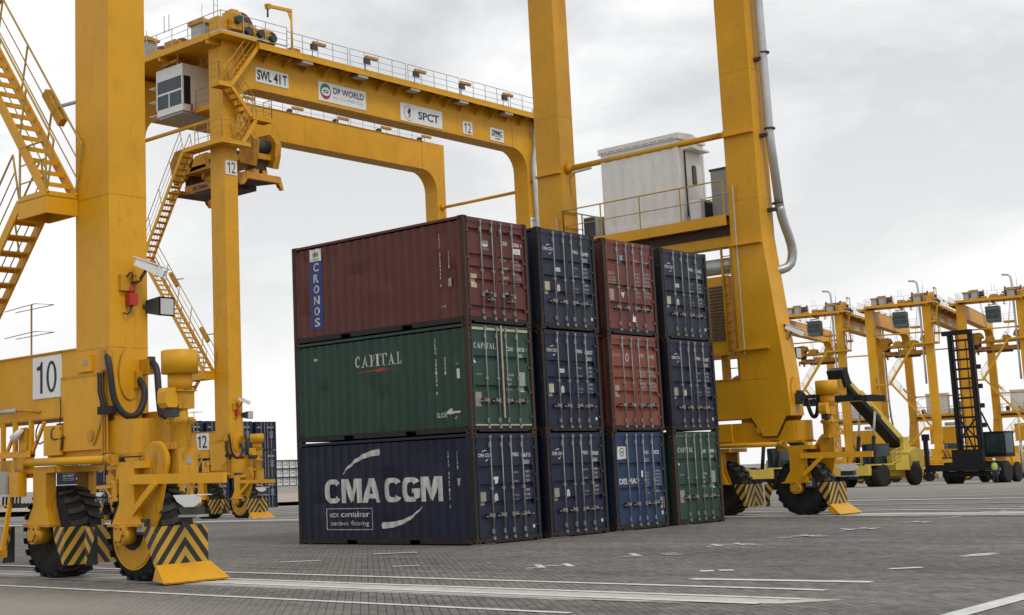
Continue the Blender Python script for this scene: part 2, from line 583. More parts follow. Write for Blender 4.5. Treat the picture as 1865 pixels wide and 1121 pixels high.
def text(mb, txt, org, rv, uv, w, h, m, bold=0.):
    """lettering in the rectangle org..org+rv*w+uv*h"""
    vs, fs, asp = text_geo(txt, bold)
    if w is None:
        w = h * asp
    org = Vector(org); rv = Vector(rv); uv = Vector(uv)
    mb.add([org + rv * (a * w) + uv * (b * h) for a, b in vs], fs, m)
    return mb


def flat(mb, org, rv, uv, poly, m):
    org = Vector(org); rv = Vector(rv); uv = Vector(uv)
    mb.add([org + rv * a + uv * b for a, b in poly], [tuple(range(len(poly)))], m)
    return mb


def ellipse(cx, cy, rx, ry, n=20, a0=0, a1=360):
    return [(cx + rx * math.cos(R(a0 + (a1 - a0) * i / n)), cy + ry * math.sin(R(a0 + (a1 - a0) * i / n))) for i in range(n + (0 if a1 - a0 == 360 else 1))]


# ------------------------------------------------------------------ terrain
GP = [(0, 0), (58, 0), (66, -.08), (90, -.32), (110, -.6), (127, -.82), (160, -1.35), (195, -1.95), (240, -2.05), (300, -1.5), (440, -.55), (600, -.75), (1500, -2.5), (4000, -8)]


def gz(x, y):
    d = math.hypot(x - CAM.x, y - CAM.y)
    for (a, za), (b, zb) in zip(GP, GP[1:]):
        if d <= b:
            return za + (zb - za) * (d - a) / (b - a)
    return GP[-1][1]


mb = MB()
ns = 120
rings = [4, 30, 50, 58, 62, 66, 72, 80, 90, 100, 110, 118, 127, 140, 160, 180, 195, 215, 240, 270, 300, 360, 440, 520, 600, 900, 1500, 4000]
vs = [(CAM.x, CAM.y, 0)]
for r_ in rings:
    for k in range(ns):
        a = 2 * math.pi * k / ns
        x, y = CAM.x + r_ * math.cos(a), CAM.y + r_ * math.sin(a)
        vs.append((x, y, gz(x, y)))
fs = [(0, 1 + k, 1 + (k + 1) % ns) for k in range(ns)]
for i in range(len(rings) - 1):
    for k in range(ns):
        a, b = 1 + i * ns + k, 1 + i * ns + (k + 1) % ns
        fs.append((a, a + ns, b + ns, b))
mb.add(vs, fs, 'pavefar', True)
ground = mb.build('ground', kind='structure')

# real paving blocks where the photograph still resolves them
bl = []
px, py = .22, .11                       # blocks laid diagonally, long joints running north east
Q2 = math.sqrt(.5)


def in_view(x, y):
    d = Vector((x, y, 0)) - CAM
    z = d.dot(fw)
    if z < 1:
        return None
    u = 741.757 + 2544.05 * d.dot(rt) / z; v = 488.764 - 2544.05 * d.dot(up) / z
    return (u, v, z) if -60 < u < 1925 and v < 1150 else None


for j in range(int(-14 / py), int(20 / py)):
    cb_ = j * py
    for i in range(int(-30 / px), int(8 / px)):
        ca_ = i * px + (px / 2 if j % 2 == 0 else 0)
        x, y = (ca_ - cb_) * Q2, (ca_ + cb_) * Q2
        q = in_view(x, y)
        if q and q[2] < 29:
            bl.append((q[2], ca_, cb_))
bl.sort()


def block_geo(a, b, dz, rot=True):
    g, h, c = .0020, .012 + dz, .004
    X0, X1, Y0, Y1 = a + g, a + px - g, b + g, b + py - g
    vs = [(X0, Y0, 0.001), (X1, Y0, 0.001), (X1, Y1, 0.001), (X0, Y1, 0.001), (X0 + c, Y0 + c, h), (X1 - c, Y0 + c, h), (X1 - c, Y1 - c, h), (X0 + c, Y1 - c, h)]
    if rot:
        vs = [((p[0] - p[1]) * Q2, (p[0] + p[1]) * Q2, p[2]) for p in vs]
    return vs, [(4, 5, 6, 7), (0, 1, 5, 4), (1, 2, 6, 5), (2, 3, 7, 6), (3, 0, 4, 7)]


b0 = MB()
v_, f_ = block_geo(0, 0, 0)
b0.add(v_, f_, 'pave')
bme = b0.mesh('paver')
for (_, a, b) in bl[:300]:
    put('paver', bme, ground, ((a - b) * Q2, (a + b) * Q2, random.uniform(-.0012, .0012)))
mb = MB()
for (_, a, b) in bl[300:]:
    v_, f_ = block_geo(a, b, random.uniform(-.0018, .0018))
    mb.add(v_, f_, 'pave')
mb.build('paving_blocks', ground, kind='stuff')


# ------------------------------------------------------------------ painted lines and crane runways
def strip(mb, x0, y0, x1, y1, w, m, z=.019, step=6):
    a = Vector((x0, y0)); b = Vector((x1, y1))
    d = (b - a); L = d.length; d /= L
    n = Vector((-d.y, d.x)) * w / 2
    k = max(1, int(L / step))
    vs = []
    for i in range(k + 1):
        p = a + d * L * i / k
        for s_ in (-1, 1):
            q = p + n * s_
            dd = math.hypot(q.x - CAM.x, q.y - CAM.y)
            vs.append((q.x, q.y, gz(q.x, q.y) + z + max(0, dd - 60) * .0009))
    mb.add(vs, [(2 * i, 2 * i + 1, 2 * i + 3, 2 * i + 2) for i in range(k)], m)


mb = MB()
pts = [(-10.12, -12.7), (-8.95, -13.4), (-8.93, 60), (-10.08, 60)]
for i in range(22):
    y0 = -13.4 + i * 3.35; y1 = y0 + 3.35
    xa = -10.12 + (.5 if i == 0 else 0)
    mb.add([(xa, y0 + (.5 if i == 0 else 0), .016 + gz(-9.5, y0)), (-8.95, y0, .016 + gz(-9.5, y0)), (-8.95, y1, .016 + gz(-9.5, y1)), (-10.12, y1, .016 + gz(-9.5, y1))], [(0, 1, 2, 3)], 'runway')
mb.build('runway', kind='structure')
mb = MB()
for i in range(12):
    y0 = -14 + i * 6; y1 = y0 + 6
    mb.add([(14.1, y0, .016 + gz(14.7, y0)), (15.4, y0, .016 + gz(14.7, y0)), (15.4, y1, .016 + gz(14.7, y1)), (14.1, y1, .016 + gz(14.7, y1))], [(0, 1, 2, 3)], 'runway')
mb.build('runway', kind='structure')
mb = MB()
strip(mb, -7.9, -12.64, -7.9, 60, .17, 'line', z=.021)
strip(mb, -6.62, -12.66, -6.85, -9.98, .24, 'line', z=.021)
strip(mb, -6.8, -7, -6.8, 50, .05, 'line2', z=.021)
strip(mb, -11.45, -11.2, -11.45, 60, .14, 'line', z=.021)
strip(mb, -9.06, -12.9, -9.06, 40, .16, 'line', z=.0235)
strip(mb, -9.72, -12.7, -9.72, 40, .18, 'line', z=.0235)
strip(mb, -10.02, -11.9, -10.02, 40, .045, 'line2', z=.0235)
strip(mb, -10.6, -15.2, -3.5, -15.0, .26, 'line', z=.021)
for x, w, m_ in ((13.55, .36, 'line'), (12.8, .16, 'line2'), (17.4, .36, 'line'), (16.4, .24, 'line2'), (26.8, .5, 'line'), (22.2, .35, 'line2'), (31, .4, 'line2'), (18.6, .28, 'line2')):
    strip(mb, x, -40, x, 110, w, m_, z=.021)
for x in (40, 47.0, 60.0):
    strip(mb, x, -40, x, 110, .2, 'line2', z=.025)
# worn slot numbers and ticks painted in front of the stacks
rr = random.Random(5)
DV, RV2 = Vector((.70, .71)), Vector((.71, -.70))     # figures are painted to be read from the lane
for k in range(9):
    o_ = Vector((-5.75 + k * 2.93, -6.0))
    for c_ in range(3):
        p0_ = o_ + RV2 * (c_ * .40)
        q_ = [p0_, p0_ + RV2 * .30, p0_ + RV2 * .30 + DV * .8, p0_ + DV * .8, p0_ + DV * .4, p0_ + RV2 * .30 + DV * .4]
        segs_ = [((0, 1), (1, 2)), ((4, 5),), ((0, 1), (0, 3), (4, 5))][c_]
        for (i_, j_) in segs_:
            if rr.random() < .85:
                strip(mb, q_[i_].x, q_[i_].y, q_[j_].x, q_[j_].y, .13, 'line', z=.022)
for x0, y0, x1, y1, w in ((-5.96, -3.03, -5.6, -3.39, .16), (-3.08, .31, -2.45, -.4, .2), (-5.57, .53, -4.99, -.07, .2), (-5.56, -9.33, -5.42, -9.5, .26), (-5.36, -9.55, -5.2, -9.72, .26),
                       (-4.48, -11.93, -4.08, -12.26, .18), (-1.78, -11.93, -1.3, -12.25, .18), (-1.4, -11.9, -.95, -12.19, .18), (1.2, -12.1, 2.0, -12.9, .08), (-8.9, 3, -8.2, 2.4, .1)):
    strip(mb, x0, y0, x1, y1, w, 'line', z=.022)
# chalky edge ticks along the foot of the stacks
for k in range(4):
    x0 = k * 2.8435
    strip(mb, x0 - .25, -.06, x0 + .55, -.1, .05, 'line', z=.022)
mb.build('painted_markings', ground, kind='stuff')
mb = MB()
mb.add([(x, y, gz(x, y) + .4) for x, y in ((60, 105), (150, 105), (210, 190), (90, 190))], [(0, 1, 2, 3)], 'dirt')
mb.build('dirt_verge', kind='structure')

# ------------------------------------------------------------------ containers
CL, CW, CH = 6.058, 2.438, 2.591
hw = CW / 2


def corrugated(x, sgn):
    """long side wall, trapezoid corrugation"""
    b = MB()
    n = 20
    y0, y1 = .12, CL - .12
    p = (y1 - y0) / n
    z0, z1 = .16, CH - .11
    pr = []
    for i in range(n):
        a = y0 + i * p
        pr += [(a, 0), (a + p * .26, 0), (a + p * .5, -.036), (a + p * .76, -.036)]
    pr.append((y1, 0))
    nz_ = 9
    corrugated.seed += 11.7
    vs = []
    for (y, d) in pr:
        for k in range(nz_):
            z = z0 + (z1 - z0) * k / (nz_ - 1)
            e_ = mnoise.noise(Vector((y * 1.1, z * 1.6, corrugated.seed)))
            dent = max(0., e_ - .18) * .085 if 0 < k < nz_ - 1 and .3 < y < CL - .3 else 0.
            vs.append((x + sgn * (d - dent), y, z))
    fs = []
    for i in range(len(pr) - 1):
        for k in range(nz_ - 1):
            a, c = i * nz_ + k, (i + 1) * nz_ + k
            fs.append((a, c, c + 1, a + 1) if sgn < 0 else (a, a + 1, c + 1, c))
    return b, vs, fs


corrugated.seed = 0.
_cm = {}


def shared(key, fn):
    if key not in _cm:
        _cm[key] = fn()
    return _cm[key]


def container_meshes(cm, troughs, th):
    """meshes in container space: x -hw..hw, doors at y=0 facing -y"""
    d = {}
    for s_, k in ((-1, 'sideL'), (1, 'sideR')):
        b, vs, fs = corrugated(s_ * (hw - .012), s_)
        b.add(vs, fs, cm)
        d[k] = b.mesh('side_panel')
    b = MB()
    n = 14
    vs = []
    for i in range(n * 2 + 1):
        y = .1 + (CL - .2) * i / (n * 2)
        z = CH - .035 - (.02 if i % 2 else 0)
        vs += [(-hw + .05, y, z), (hw - .05, y, z)]
    b.add(vs, [(2 * i, 2 * i + 1, 2 * i + 3, 2 * i + 2) for i in range(2 * n)], cm)
    d['roof'] = b.mesh('roof')
    b = MB()
    b.box((-hw + .1, CL - .06, .15), (hw - .1, CL - .03, CH - .1), cm)
    d['end'] = b.mesh('end_wall')
    b = MB()
    for s_ in (-1, 1):
        b.box((s_ * (hw - .004) - (.06 if s_ > 0 else 0), .178, CH - .075), (s_ * (hw - .004) + (.06 if s_ < 0 else 0), CL - .178, CH - .012), cm)
    b.box((-hw + .162, .012, CH - .135), (hw - .162, .10, CH - .018), cm)
    b.box((-hw + .162, CL - .10, CH - .11), (hw - .162, CL - .012, CH - .018), cm)
    d['toprail'] = b.mesh('top_rail')
    b = MB()
    for s_ in (-1, 1):
        xa = s_ * (hw - .006); xb = s_ * (hw - .055)
        xa, xb = min(xa, xb), max(xa, xb)
        segs = [(.178, 1.77), (2.13, 3.93), (4.29, CL - .178)]
        for a, c in segs:
            b.box((xa, a, .03), (xb, c, .158), 'cDark')
        for a, c in ((1.77, 2.13), (3.93, 4.29)):
            b.box((xa, a, .125), (xb, c, .158), 'cDark')
            b.box((s_ * .9 - .02, a, .03), (s_ * .9 + .02, c, .125), 'black')
    b.box((-hw + .3, .012, .03), (hw - .3, .10, .158), 'cDark')
    b.box((-hw + .162, .014, .065), (-hw + .3, .10, .158), 'cDark')
    b.box((hw - .3, .014, .065), (hw - .162, .10, .158), 'cDark')
    b.box((-hw + .162, CL - .10, .03), (hw - .162, CL - .012, .158), 'cDark')
    b.box((-hw + .1, .12, .10), (hw - .1, CL - .12, .15), 'cDark')
    d['botrail'] = b.mesh('bottom_rail')
    b = MB()
    b.box((0, 0, .118), (.10, .11, CH - .118), 'rust' if cm in ('cMaroon', 'cGreen', 'cOrange', 'cMaroon2') else 'cDark')
    b.box((.10, .045, .13), (.155, .10, CH - .13), cm)
    d['post'] = b.mesh('corner_post')
    b = MB()
    # corner casting with its hand holes recessed
    X, Y, Z = .162, .178, .118
    b.box((.012, .012, 0), (X - .012, Y - .012, Z), 'black')
    for (a, c) in (((0, 0, 0), (.045, .012, Z)), ((X - .045, 0, 0), (X, .012, Z)), ((.045, 0, 0), (X - .045, .012, .025)), ((.045, 0, Z - .03), (X - .045, .012, Z)),
                   ((0, .012, 0), (.012, .055, Z)), ((0, Y - .055, 0), (.012, Y, Z)), ((0, .055, 0), (.012, Y - .055, .025)), ((0, .055, Z - .03), (.012, Y - .055, Z)),
                   ((.012, .012, Z), (X, Y, Z + .002)), ((X - .012, .012, 0), (X, Y, Z)), ((.012, Y - .012, 0), (X - .012, Y, Z))):
        b.box(a, c, 'rust')
    d['casting'] = b.mesh('corner_casting')
    for k, s_ in (('doorL', -1), ('doorR', 1)):
        b = MB()
        xa, xb = (-hw + .155, -.008) if s_ < 0 else (.008, hw - .155)
        z0, z1 = .165, CH - .14
        prof = [(z0, .03)]
        for t in sorted(troughs):
            prof += [(t - th * 1.25, .03), (t - th * .5, .088), (t + th * .75, .088), (t + th * .95, .03)]
        prof.append((z1, .03))
        e_ = .05
        vs = []
        for z, y in prof:
            vs += [(xa + e_, y, z), (xb - e_, y, z)]
        b.add(vs, [(2 * i, 2 * i + 1, 2 * i + 3, 2 * i + 2) for i in range(len(prof) - 1)], cm)
        b.box((xa, .022, z0), (xa + e_, .092, z1), cm)
        b.box((xb - e_, .022, z0), (xb, .092, z1), cm)
        b.box((xa + e_, .024, z0 - .0), (xb - e_, .07, z0 + .04), cm)
        b.box((xa + e_, .024, z1 - .04), (xb - e_, .07, z1), cm)
        b.box((xa - .0, .093, z0), (xb, .10, z1), 'black')
        for t in (.35, .95, 1.55, 2.2):
            hx = xa if s_ < 0 else xb
            b.box((hx - .05, .0, t), (hx + .05, .021, t + .06), cm)
        d[k] = b.mesh('door')
    return d


ROD = [.635 - hw, 1.06 - hw, 1.40 - hw, 1.83 - hw]


def rod_mesh(hz_, bracket):
    b = MB()
    b.cyl((0, -.012, .10), (0, -.012, CH - .06), .017, 'rod', 8)
    for z in (.10, CH - .13):
        b.box((-.035, -.03, z), (.035, .03, z + .07), 'rod')
    for z in (.24, CH - .34):
        b.box((-.05, -.024, z), (.02, .022, z + .11), 'rod')
    b.box((-.04, -.024, 1.26), (.04, .024, 1.32), 'rod')
    if bracket:
        b.box((-.045, -.026, hz_ - .05), (.045, .02, hz_ + .05), 'rod')
    return b.mesh('lock_rod')


def handle_mesh(s_):
    b = MB()
    b.beam((0, -.03, 0), (s_ * .30, -.045, -.015), .02, .028, 'rod')
    b.box((s_ * .2 - .025, -.06, -.07), (s_ * .2 + .025, .01, .05), 'rust')
    b.box((s_ * .12 - .03, -.03, -.02), (s_ * .12 + .03, .02, .055), 'rod')
    return b.mesh('handle')


RX, RZ = (1, 0, 0), (0, 0, 1)


def lettering_cmacgm(b, y, var):
    # logo on left door
    text(b, 'CMA CGM', (-hw + .22, y, 2.02), RX, RZ, .46, .085, 'cwhite', .02)
    flat(b, (-hw + .36, y, 2.13), RX, RZ, [(0, 0), (.03, .035), (.10, .055), (.16, .05), (.16, .035), (.09, .035)], 'cwhite')
    flat(b, (-hw + .46, y, 1.93), RX, RZ, [(0, .02), (.06, .02), (.13, .06), (.10, .02), (.04, -.01)], 'cwhite')
    text(b, 'CMAU', (hw - 1.02, y, 2.02), RX, RZ, .30, .10, 'cwhite', .02)
    text(b, var, (hw - .62, y, 2.00), RX, RZ, .36, .10, 'cwhite', .02)
    text(b, '6', (hw - .2, y, 2.0), RX, RZ, .05, .10, 'cwhite', .02)
    text(b, '22G1', (hw - .58, y, 1.84), RX, RZ, .25, .09, 'cwhite', .02)


def door_marks(kind, num):
    """printed marks on the doors, container space"""
    b = MB()
    y = .0265
    if kind in ('cma', 'cma2', 'cma3', 'cma4'):
        lettering_cmacgm(b, y, num)
        for i, (t1, t2) in enumerate((('MAX.GROSS', '30.480'), ('', '67.200'), ('TARE', '2.220'), ('', '4.890'), ('PAYLOAD', '28.260'), ('CU.CAP.', '33.2'))):
            z = 1.62 - i * .105 - (.12 if i > 2 else 0)
            if t1:
                text(b, t1, (hw - 1.02, y, z), RX, RZ, .26, .042, 'cgrey')
            text(b, t2, (hw - .58, y, z), RX, RZ, .24, .062, 'cgrey', .01)
        if kind != 'cma4':
            flat(b, (0, y, 0), RX, RZ, ellipse(-.41, 1.06, .065, .11), 'cwhite')
            flat(b, (0, y - .001, 0), RX, RZ, ellipse(-.41, 1.06, .035, .07), 'cgrey')
        flat(b, (-.98, y, .90), RX, RZ, [(0, 0), (.20, 0), (.20, .31), (0, .31)], 'plate' if kind != 'cma2' else 'cream')
        flat(b, (.93, y, .30), RX, RZ, [(0, 0), (.13, 0), (.13, .08), (0, .08)], 'cwhite')
        if kind == 'cma':
            flat(b, (-.49, y, 1.36), RX, RZ, [(.02, .2), (.2, .19), (.16, .06), (.10, .0), (.05, .02), (.06, .12), (0, .14)], 'cwhite')
        if kind in ('cma2', 'cma4'):
            flat(b, (-.5, y, 1.5), RX, RZ, [(0, 0), (.2, 0), (.2, .1), (0, .1)], 'cwhite')
            text(b, 'CMA', (-.47, y - .001, 1.525), RX, RZ, .14, .05, 'navyink')
    if kind == 'cronos':
        flat(b, (0, y, 0), RX, RZ, ellipse(-.39, 1.95, .12, .07, 16, 180, 360), 'cwhite')
        for i in range(5):
            flat(b, (0, y - .001, 0), RX, RZ, [(-.49 + i * .045, 1.93), (-.475 + i * .045, 1.93), (-.46 + i * .042, 2.03 + .03 * (i % 2)), (-.475 + i * .042, 2.03)], 'cwhite')
        text(b, 'CRONOS', (-.51, y, 1.80), RX, RZ, .25, .055, 'cgrey')
        text(b, 'CRXU', (.24, y, 1.98), RX, RZ, .22, .10, 'cwhite', .02)
        text(b, num, (.62, y, 1.98), RX, RZ, .30, .10, 'cwhite', .02)
        text(b, '4', (.98, y, 1.98), RX, RZ, .045, .10, 'cwhite', .02)
        flat(b, (.68, y, 1.80), RX, RZ, [(0, 0), (.28, 0), (.28, .13), (0, .13)], 'sign')
        text(b, '22G1', (.72, y - .002, 1.83), RX, RZ, .2, .07, 'navyink')
        for i, (t1, t2) in enumerate((('MAX.GR', '24.000 KG'), ('', '52.910 LB'), ('TARE', '2.230 KG'), ('', '4.920 LB'), ('NET', '21.770 KG'), ('CU.CAP', '33.1 CU.M'))):
            z = 1.60 - i * .115
            if t1:
                text(b, t1, (.20, y, z), RX, RZ, .26, .06, 'cwhite')
            text(b, t2, (.66, y, z), RX, RZ, .28, .075, 'cgrey', .01)
        flat(b, (-.98, y, .86), RX, RZ, [(0, 0), (.22, 0), (.22, .33), (0, .33)], 'cream')
        flat(b, (-.9, y, 1.28), RX, RZ, [(0, 0), (.06, 0), (.03, .06)], 'oran')
    if kind == 'capital':
        serif(b, 'CAPITAL', (-hw + .23, y, 2.0), RX, RZ, .80, .135, 'cwhite')
        text(b, 'CLHU', (.24, y, 1.97), RX, RZ, .24, .10, 'cwhite', .02)
        text(b, num, (.6, y, 1.97), RX, RZ, .33, .10, 'cwhite', .02)
        text(b, '0', (1.0, y, 1.97), RX, RZ, .06, .10, 'cwhite', .02)
        text(b, '22G1', (.64, y, 1.82), RX, RZ, .2, .085, 'cwhite', .02)
        for i, t1 in enumerate(('GROSS', 'TARE', 'NET', 'CU.C')):
            text(b, t1, (.24, y, 1.36 - i * .115), RX, RZ, .22 if i in (0, 3) else .13, .055, 'cwhite')
        flat(b, (.68, y, .98), RX, RZ, [(0, 0), (.22, 0), (.22, .48), (0, .48)], 'cgrey')
        for i in range(8):
            text(b, '2.200 KG', (.70, y - .0015, 1.40 - i * .055), RX, RZ, .18, .03, 'greenink')
        flat(b, (-1.0, y, .62), RX, RZ, [(0, 0), (.22, 0), (.22, .34), (0, .34)], 'plate')
        flat(b, (0, y, 0), RX, RZ, ellipse(-.97, 1.72, .05, .08), 'cwhite')
        text(b, 'GROUP', (-.96, y, 1.36), RX, RZ, .22, .045, 'cgrey')
    if kind == 'delmas':
        flat(b, (-1.02, y, 1.86), RX, RZ, [(0, 0), (.42, .02), (.42, .34), (.03, .34)], 'cwhite')
        flat(b, (0, y - .001, 0), RX, RZ, ellipse(-.79, 2.05, .10, .12), 'dgrey')
        flat(b, (0, y - .002, 0), RX, RZ, ellipse(-.79, 2.05, .07, .09), 'cwhite')
        flat(b, (0, y - .003, 0), RX, RZ, [(-.83, 2.03), (-.75, 2.03), (-.75, 2.07), (-.83, 2.07)], 'dgrey')
        text(b, 'DELMAS', (-.98, y, 1.21), RX, RZ, .88, .15, 'cwhite', .03)
        text(b, 'DVRU', (.22, y, 1.98), RX, RZ, .24, .10, 'cwhite', .02)
        text(b, num, (.62, y, 1.98), RX, RZ, .36, .10, 'cwhite', .02)
        text(b, '22G1', (.26, y, 1.78), RX, RZ, .2, .09, 'cgrey', .02)
        for i in range(7):
            text(b, 'TARE NET GROSS'.split()[i % 3], (.26, y, 1.46 - i * .09), RX, RZ, .16, .05, 'cgrey')
            text(b, '30.480 KG', (.66, y, 1.50 - i * .09), RX, RZ, .34, .055, 'cgrey')
        flat(b, (0, y, 0), RX, RZ, ellipse(1.0, .40, .07, .06), 'cwhite')
        flat(b, (.90, y, .52), RX, RZ, [(0, 0), (.2, 0), (.2, .30), (0, .30)], 'plate')
        flat(b, (.05, y - .012, 1.38), RX, RZ, [(0, 0), (.07, 0), (.07, .17), (0, .17)], 'sign')
    if kind in ('gesea', 'plain'):
        text(b, 'TRIU' if kind == 'plain' else 'GSTU', (.24, y, 2.0), RX, RZ, .24, .10, 'cgrey', .02)
        text(b, num, (.62, y, 1.98), RX, RZ, .36, .10, 'cgrey', .02)
        for i in range(7):
            text(b, 'MAX.GR. TARE NET'.split()[i % 3], (.22, y, 1.68 - i * .105), RX, RZ, .28, .062, 'cgrey')
            text(b, '24.000 KG', (.64, y, 1.70 - i * .105), RX, RZ, .36, .07, 'cgrey')
        flat(b, (-.98, y, .92), RX, RZ, [(0, 0), (.2, 0), (.2, .31), (0, .31)], 'plate')
        if kind == 'gesea':
            flat(b, (-.42, y, 1.98), RX, RZ, [(0, 0), (.14, 0), (.14, .20), (0, .20)], 'cyanink')
            flat(b, (-.45, y, 1.0), RX, RZ, [(0, .16), (.18, .16), (.09, 0)], 'cwhite')
            text(b, 'GOLD', (-1.0, y, 1.62), RX, RZ, .30, .08, 'cream')
            for i in range(4):
                text(b, 'SEAL LINES', (-1.0, y, 1.52 - i * .07), RX, RZ, .34, .045, 'cream')
            flat(b, (.0, y - .02, .36), RX, RZ, [(0, .02), (.2, 0), (.19, .2), (.1, .14), (.05, .22)], 'sign')
        else:
            flat(b, (0, y, 0), RX, RZ, ellipse(-.34, 1.98, .075, .11), 'cwhite')
            flat(b, (0, y - .001, 0), RX, RZ, ellipse(-.34, 1.98, .05, .085), 'cOrange')
            text(b, 'TRITON', (-1.02, y, 2.0), RX, RZ, .38, .06, 'cgrey')
    ck = CKINDS[{'cma2': 'cma', 'cma3': 'cma', 'cma4': 'cma'}.get(kind, kind)]
    pr = door_prof(ck[1], ck[2])
    return drape(b.mesh('lettering'), 'z', [t for t, _ in pr], lerp_prof(pr))


def serif(b, word, org, rv, uv, w, h, m):
    """roman capitals cut as thick and thin strokes with slab feet"""
    L = {}
    def bar(x0, y0, x1, y1): return [(x0, y0), (x1, y0), (x1, y1), (x0, y1)]
    L['I'] = (.42, [bar(.13, 0, .29, 1), bar(.0, 0, .42, .06), bar(0, .94, .42, 1)])
    L['T'] = (.78, [bar(.31, 0, .47, 1), bar(.18, 0, .6, .06), bar(0, .93, .78, 1), bar(0, .74, .06, .95), bar(.72, .74, .78, .95)])
    L['L'] = (.68, [bar(.12, 0, .28, 1), bar(.0, 0, .66, .07), bar(0, .94, .42, 1), bar(.60, .0, .67, .28)])
    L['A'] = (.86, [[(.04, 0), (.11, 0), (.42, .82), (.38, 1)], [(.38, 1), (.46, 1), (.80, 0), (.62, 0), (.36, .8)], bar(.2, .28, .6, .35), bar(-.03, 0, .22, .055), bar(.5, 0, .88, .055)])
    L['P'] = (.68, [bar(.12, 0, .28, 1), bar(0, 0, .42, .06), bar(0, .94, .4, 1)] + [[(.4 + .0 * i + .26 * math.cos(R(a)), .73 + .27 * math.sin(R(a))), (.4 + .26 * math.cos(R(a + 30)), .73 + .27 * math.sin(R(a + 30))), (.36 + .16 * math.cos(R(a + 30)), .73 + .20 * math.sin(R(a + 30))), (.36 + .16 * math.cos(R(a)), .73 + .20 * math.sin(R(a)))] for i, a in enumerate(range(-90, 90, 30))] + [bar(.25, .46, .42, .53), bar(.25, .93, .42, 1)])
    L['C'] = (.78, [[(.42 + .38 * math.cos(R(a)), .5 + .51 * math.sin(R(a))), (.42 + .38 * math.cos(R(a + 25)), .5 + .51 * math.sin(R(a + 25))), (.46 + .24 * math.cos(R(a + 25)), .5 + .43 * math.sin(R(a + 25))), (.46 + .24 * math.cos(R(a)), .5 + .43 * math.sin(R(a)))] for a in range(45, 320, 25)] + [bar(.66, .66, .72, .96)])
    gap = .11
    tot = sum(L[c][0] for c in word) + gap * (len(word) - 1)
    x = 0
    for c in word:
        for poly in L[c][1]:
            if c == 'P' or c == 'C':
                poly = poly
            flat(b, org, rv, uv, [((x + a) / tot * w, d * h) for a, d in poly], m)
        x += L[c][0] + gap


def drape(me, ax, breaks, depth):
    """cut a flat lettering mesh at every rib edge and push it onto the ribs"""
    bm = bmesh.new()
    bm.from_mesh(me)
    co_ = 1 if ax == 'y' else 2
    no = (0, 1, 0) if ax == 'y' else (0, 0, 1)
    lo = min(v.co[co_] for v in bm.verts); hi = max(v.co[co_] for v in bm.verts)
    for t in breaks:
        if lo < t < hi:
            pc = (0, t, 0) if ax == 'y' else (0, 0, t)
            bmesh.ops.bisect_plane(bm, geom=bm.verts[:] + bm.edges[:] + bm.faces[:], plane_co=pc, plane_no=no, dist=1e-5)
    for v in bm.verts:
        if ax == 'y':
            v.co.x += depth(v.co.y)
        else:
            v.co.y += depth(v.co.z)
    bm.to_mesh(me)
    bm.free()
    return me


def lerp_prof(prof):
    def f(t):
        if t <= prof[0][0] or t >= prof[-1][0]:
            return 0.
        for (a, za), (b, zb) in zip(prof, prof[1:]):
            if t <= b:
                return za + (zb - za) * (t - a) / max(1e-6, b - a)
        return 0.
    return f


SIDE_PROF = []
for i_ in range(20):
    a_ = .12 + i_ * (CL - .24) / 20
    p_ = (CL - .24) / 20
    SIDE_PROF += [(a_, 0.), (a_ + p_ * .26, 0.), (a_ + p_ * .5, .036), (a_ + p_ * .76, .036)]
SIDE_PROF.append((CL - .12, 0.))


def door_prof(troughs, th):
    pr = [(.165, 0.)]
    for t in sorted(troughs):
        pr += [(t - th * 1.25, 0.), (t - th * .5, .058), (t + th * .75, .058), (t + th * .95, 0.)]
    pr.append((CH - .14, 0.))
    return pr


def block_caps(b, word, org, rv, uv, w, h, m):
    """very heavy rounded grotesque capitals C M A G"""
    def se(a, rx, ry, p=.62):
        c, s_ = math.cos(R(a)), math.sin(R(a))
        return (.5 + rx * math.copysign(abs(c) ** p, c), .5 + ry * math.copysign(abs(s_) ** p, s_))

    def ring(a0, a1):
        out = []
        n = 22
        for i in range(n):
            t0, t1 = a0 + (a1 - a0) * i / n, a0 + (a1 - a0) * (i + 1) / n
            out.append([se(t0, .5, .5), se(t1, .5, .5), se(t1, .19, .30), se(t0, .19, .30)])
        return out
    G_ = {'C': (.92, ring(30, 330)),
          'G': (.94, ring(30, 360 - 62) + [[(.52, .36), (1.0, .36), (1.0, .54), (.52, .54)], [(.70, .08), (.97, .18), (1.0, .36), (.70, .36)]]),
          'M': (1.16, [[(0, 0), (.24, 0), (.24, 1), (0, 1)], [(.76, 0), (1, 0), (1, 1), (.76, 1)], [(.24, 1), (.36, 1), (.56, .25), (.44, 0), (.24, .62)], [(.76, 1), (.64, 1), (.44, .25), (.56, 0), (.76, .62)]]),
          'A': (.98, [[(0, 0), (.25, 0), (.54, .80), (.46, 1), (.34, 1)], [(1, 0), (.75, 0), (.46, .80), (.54, 1), (.66, 1)], [(.26, .17), (.74, .17), (.68, .36), (.32, .36)], [(.44, 1), (.56, 1), (.54, .8), (.46, .8)]])}
    tot = sum(G_[c][0] for c in word) + .03 * (len(word) - 1)
    x = 0
    k = 0
    nn = Vector(rv).cross(Vector(uv))
    for c in word:
        for poly in G_[c][1]:
            k += 1
            flat(b, Vector(org) + nn * (.0004 * (k % 3)), rv, uv, [((x + p * G_[c][0]) / tot * w, q * h) for p, q in poly], m)
        x += G_[c][0] + .03


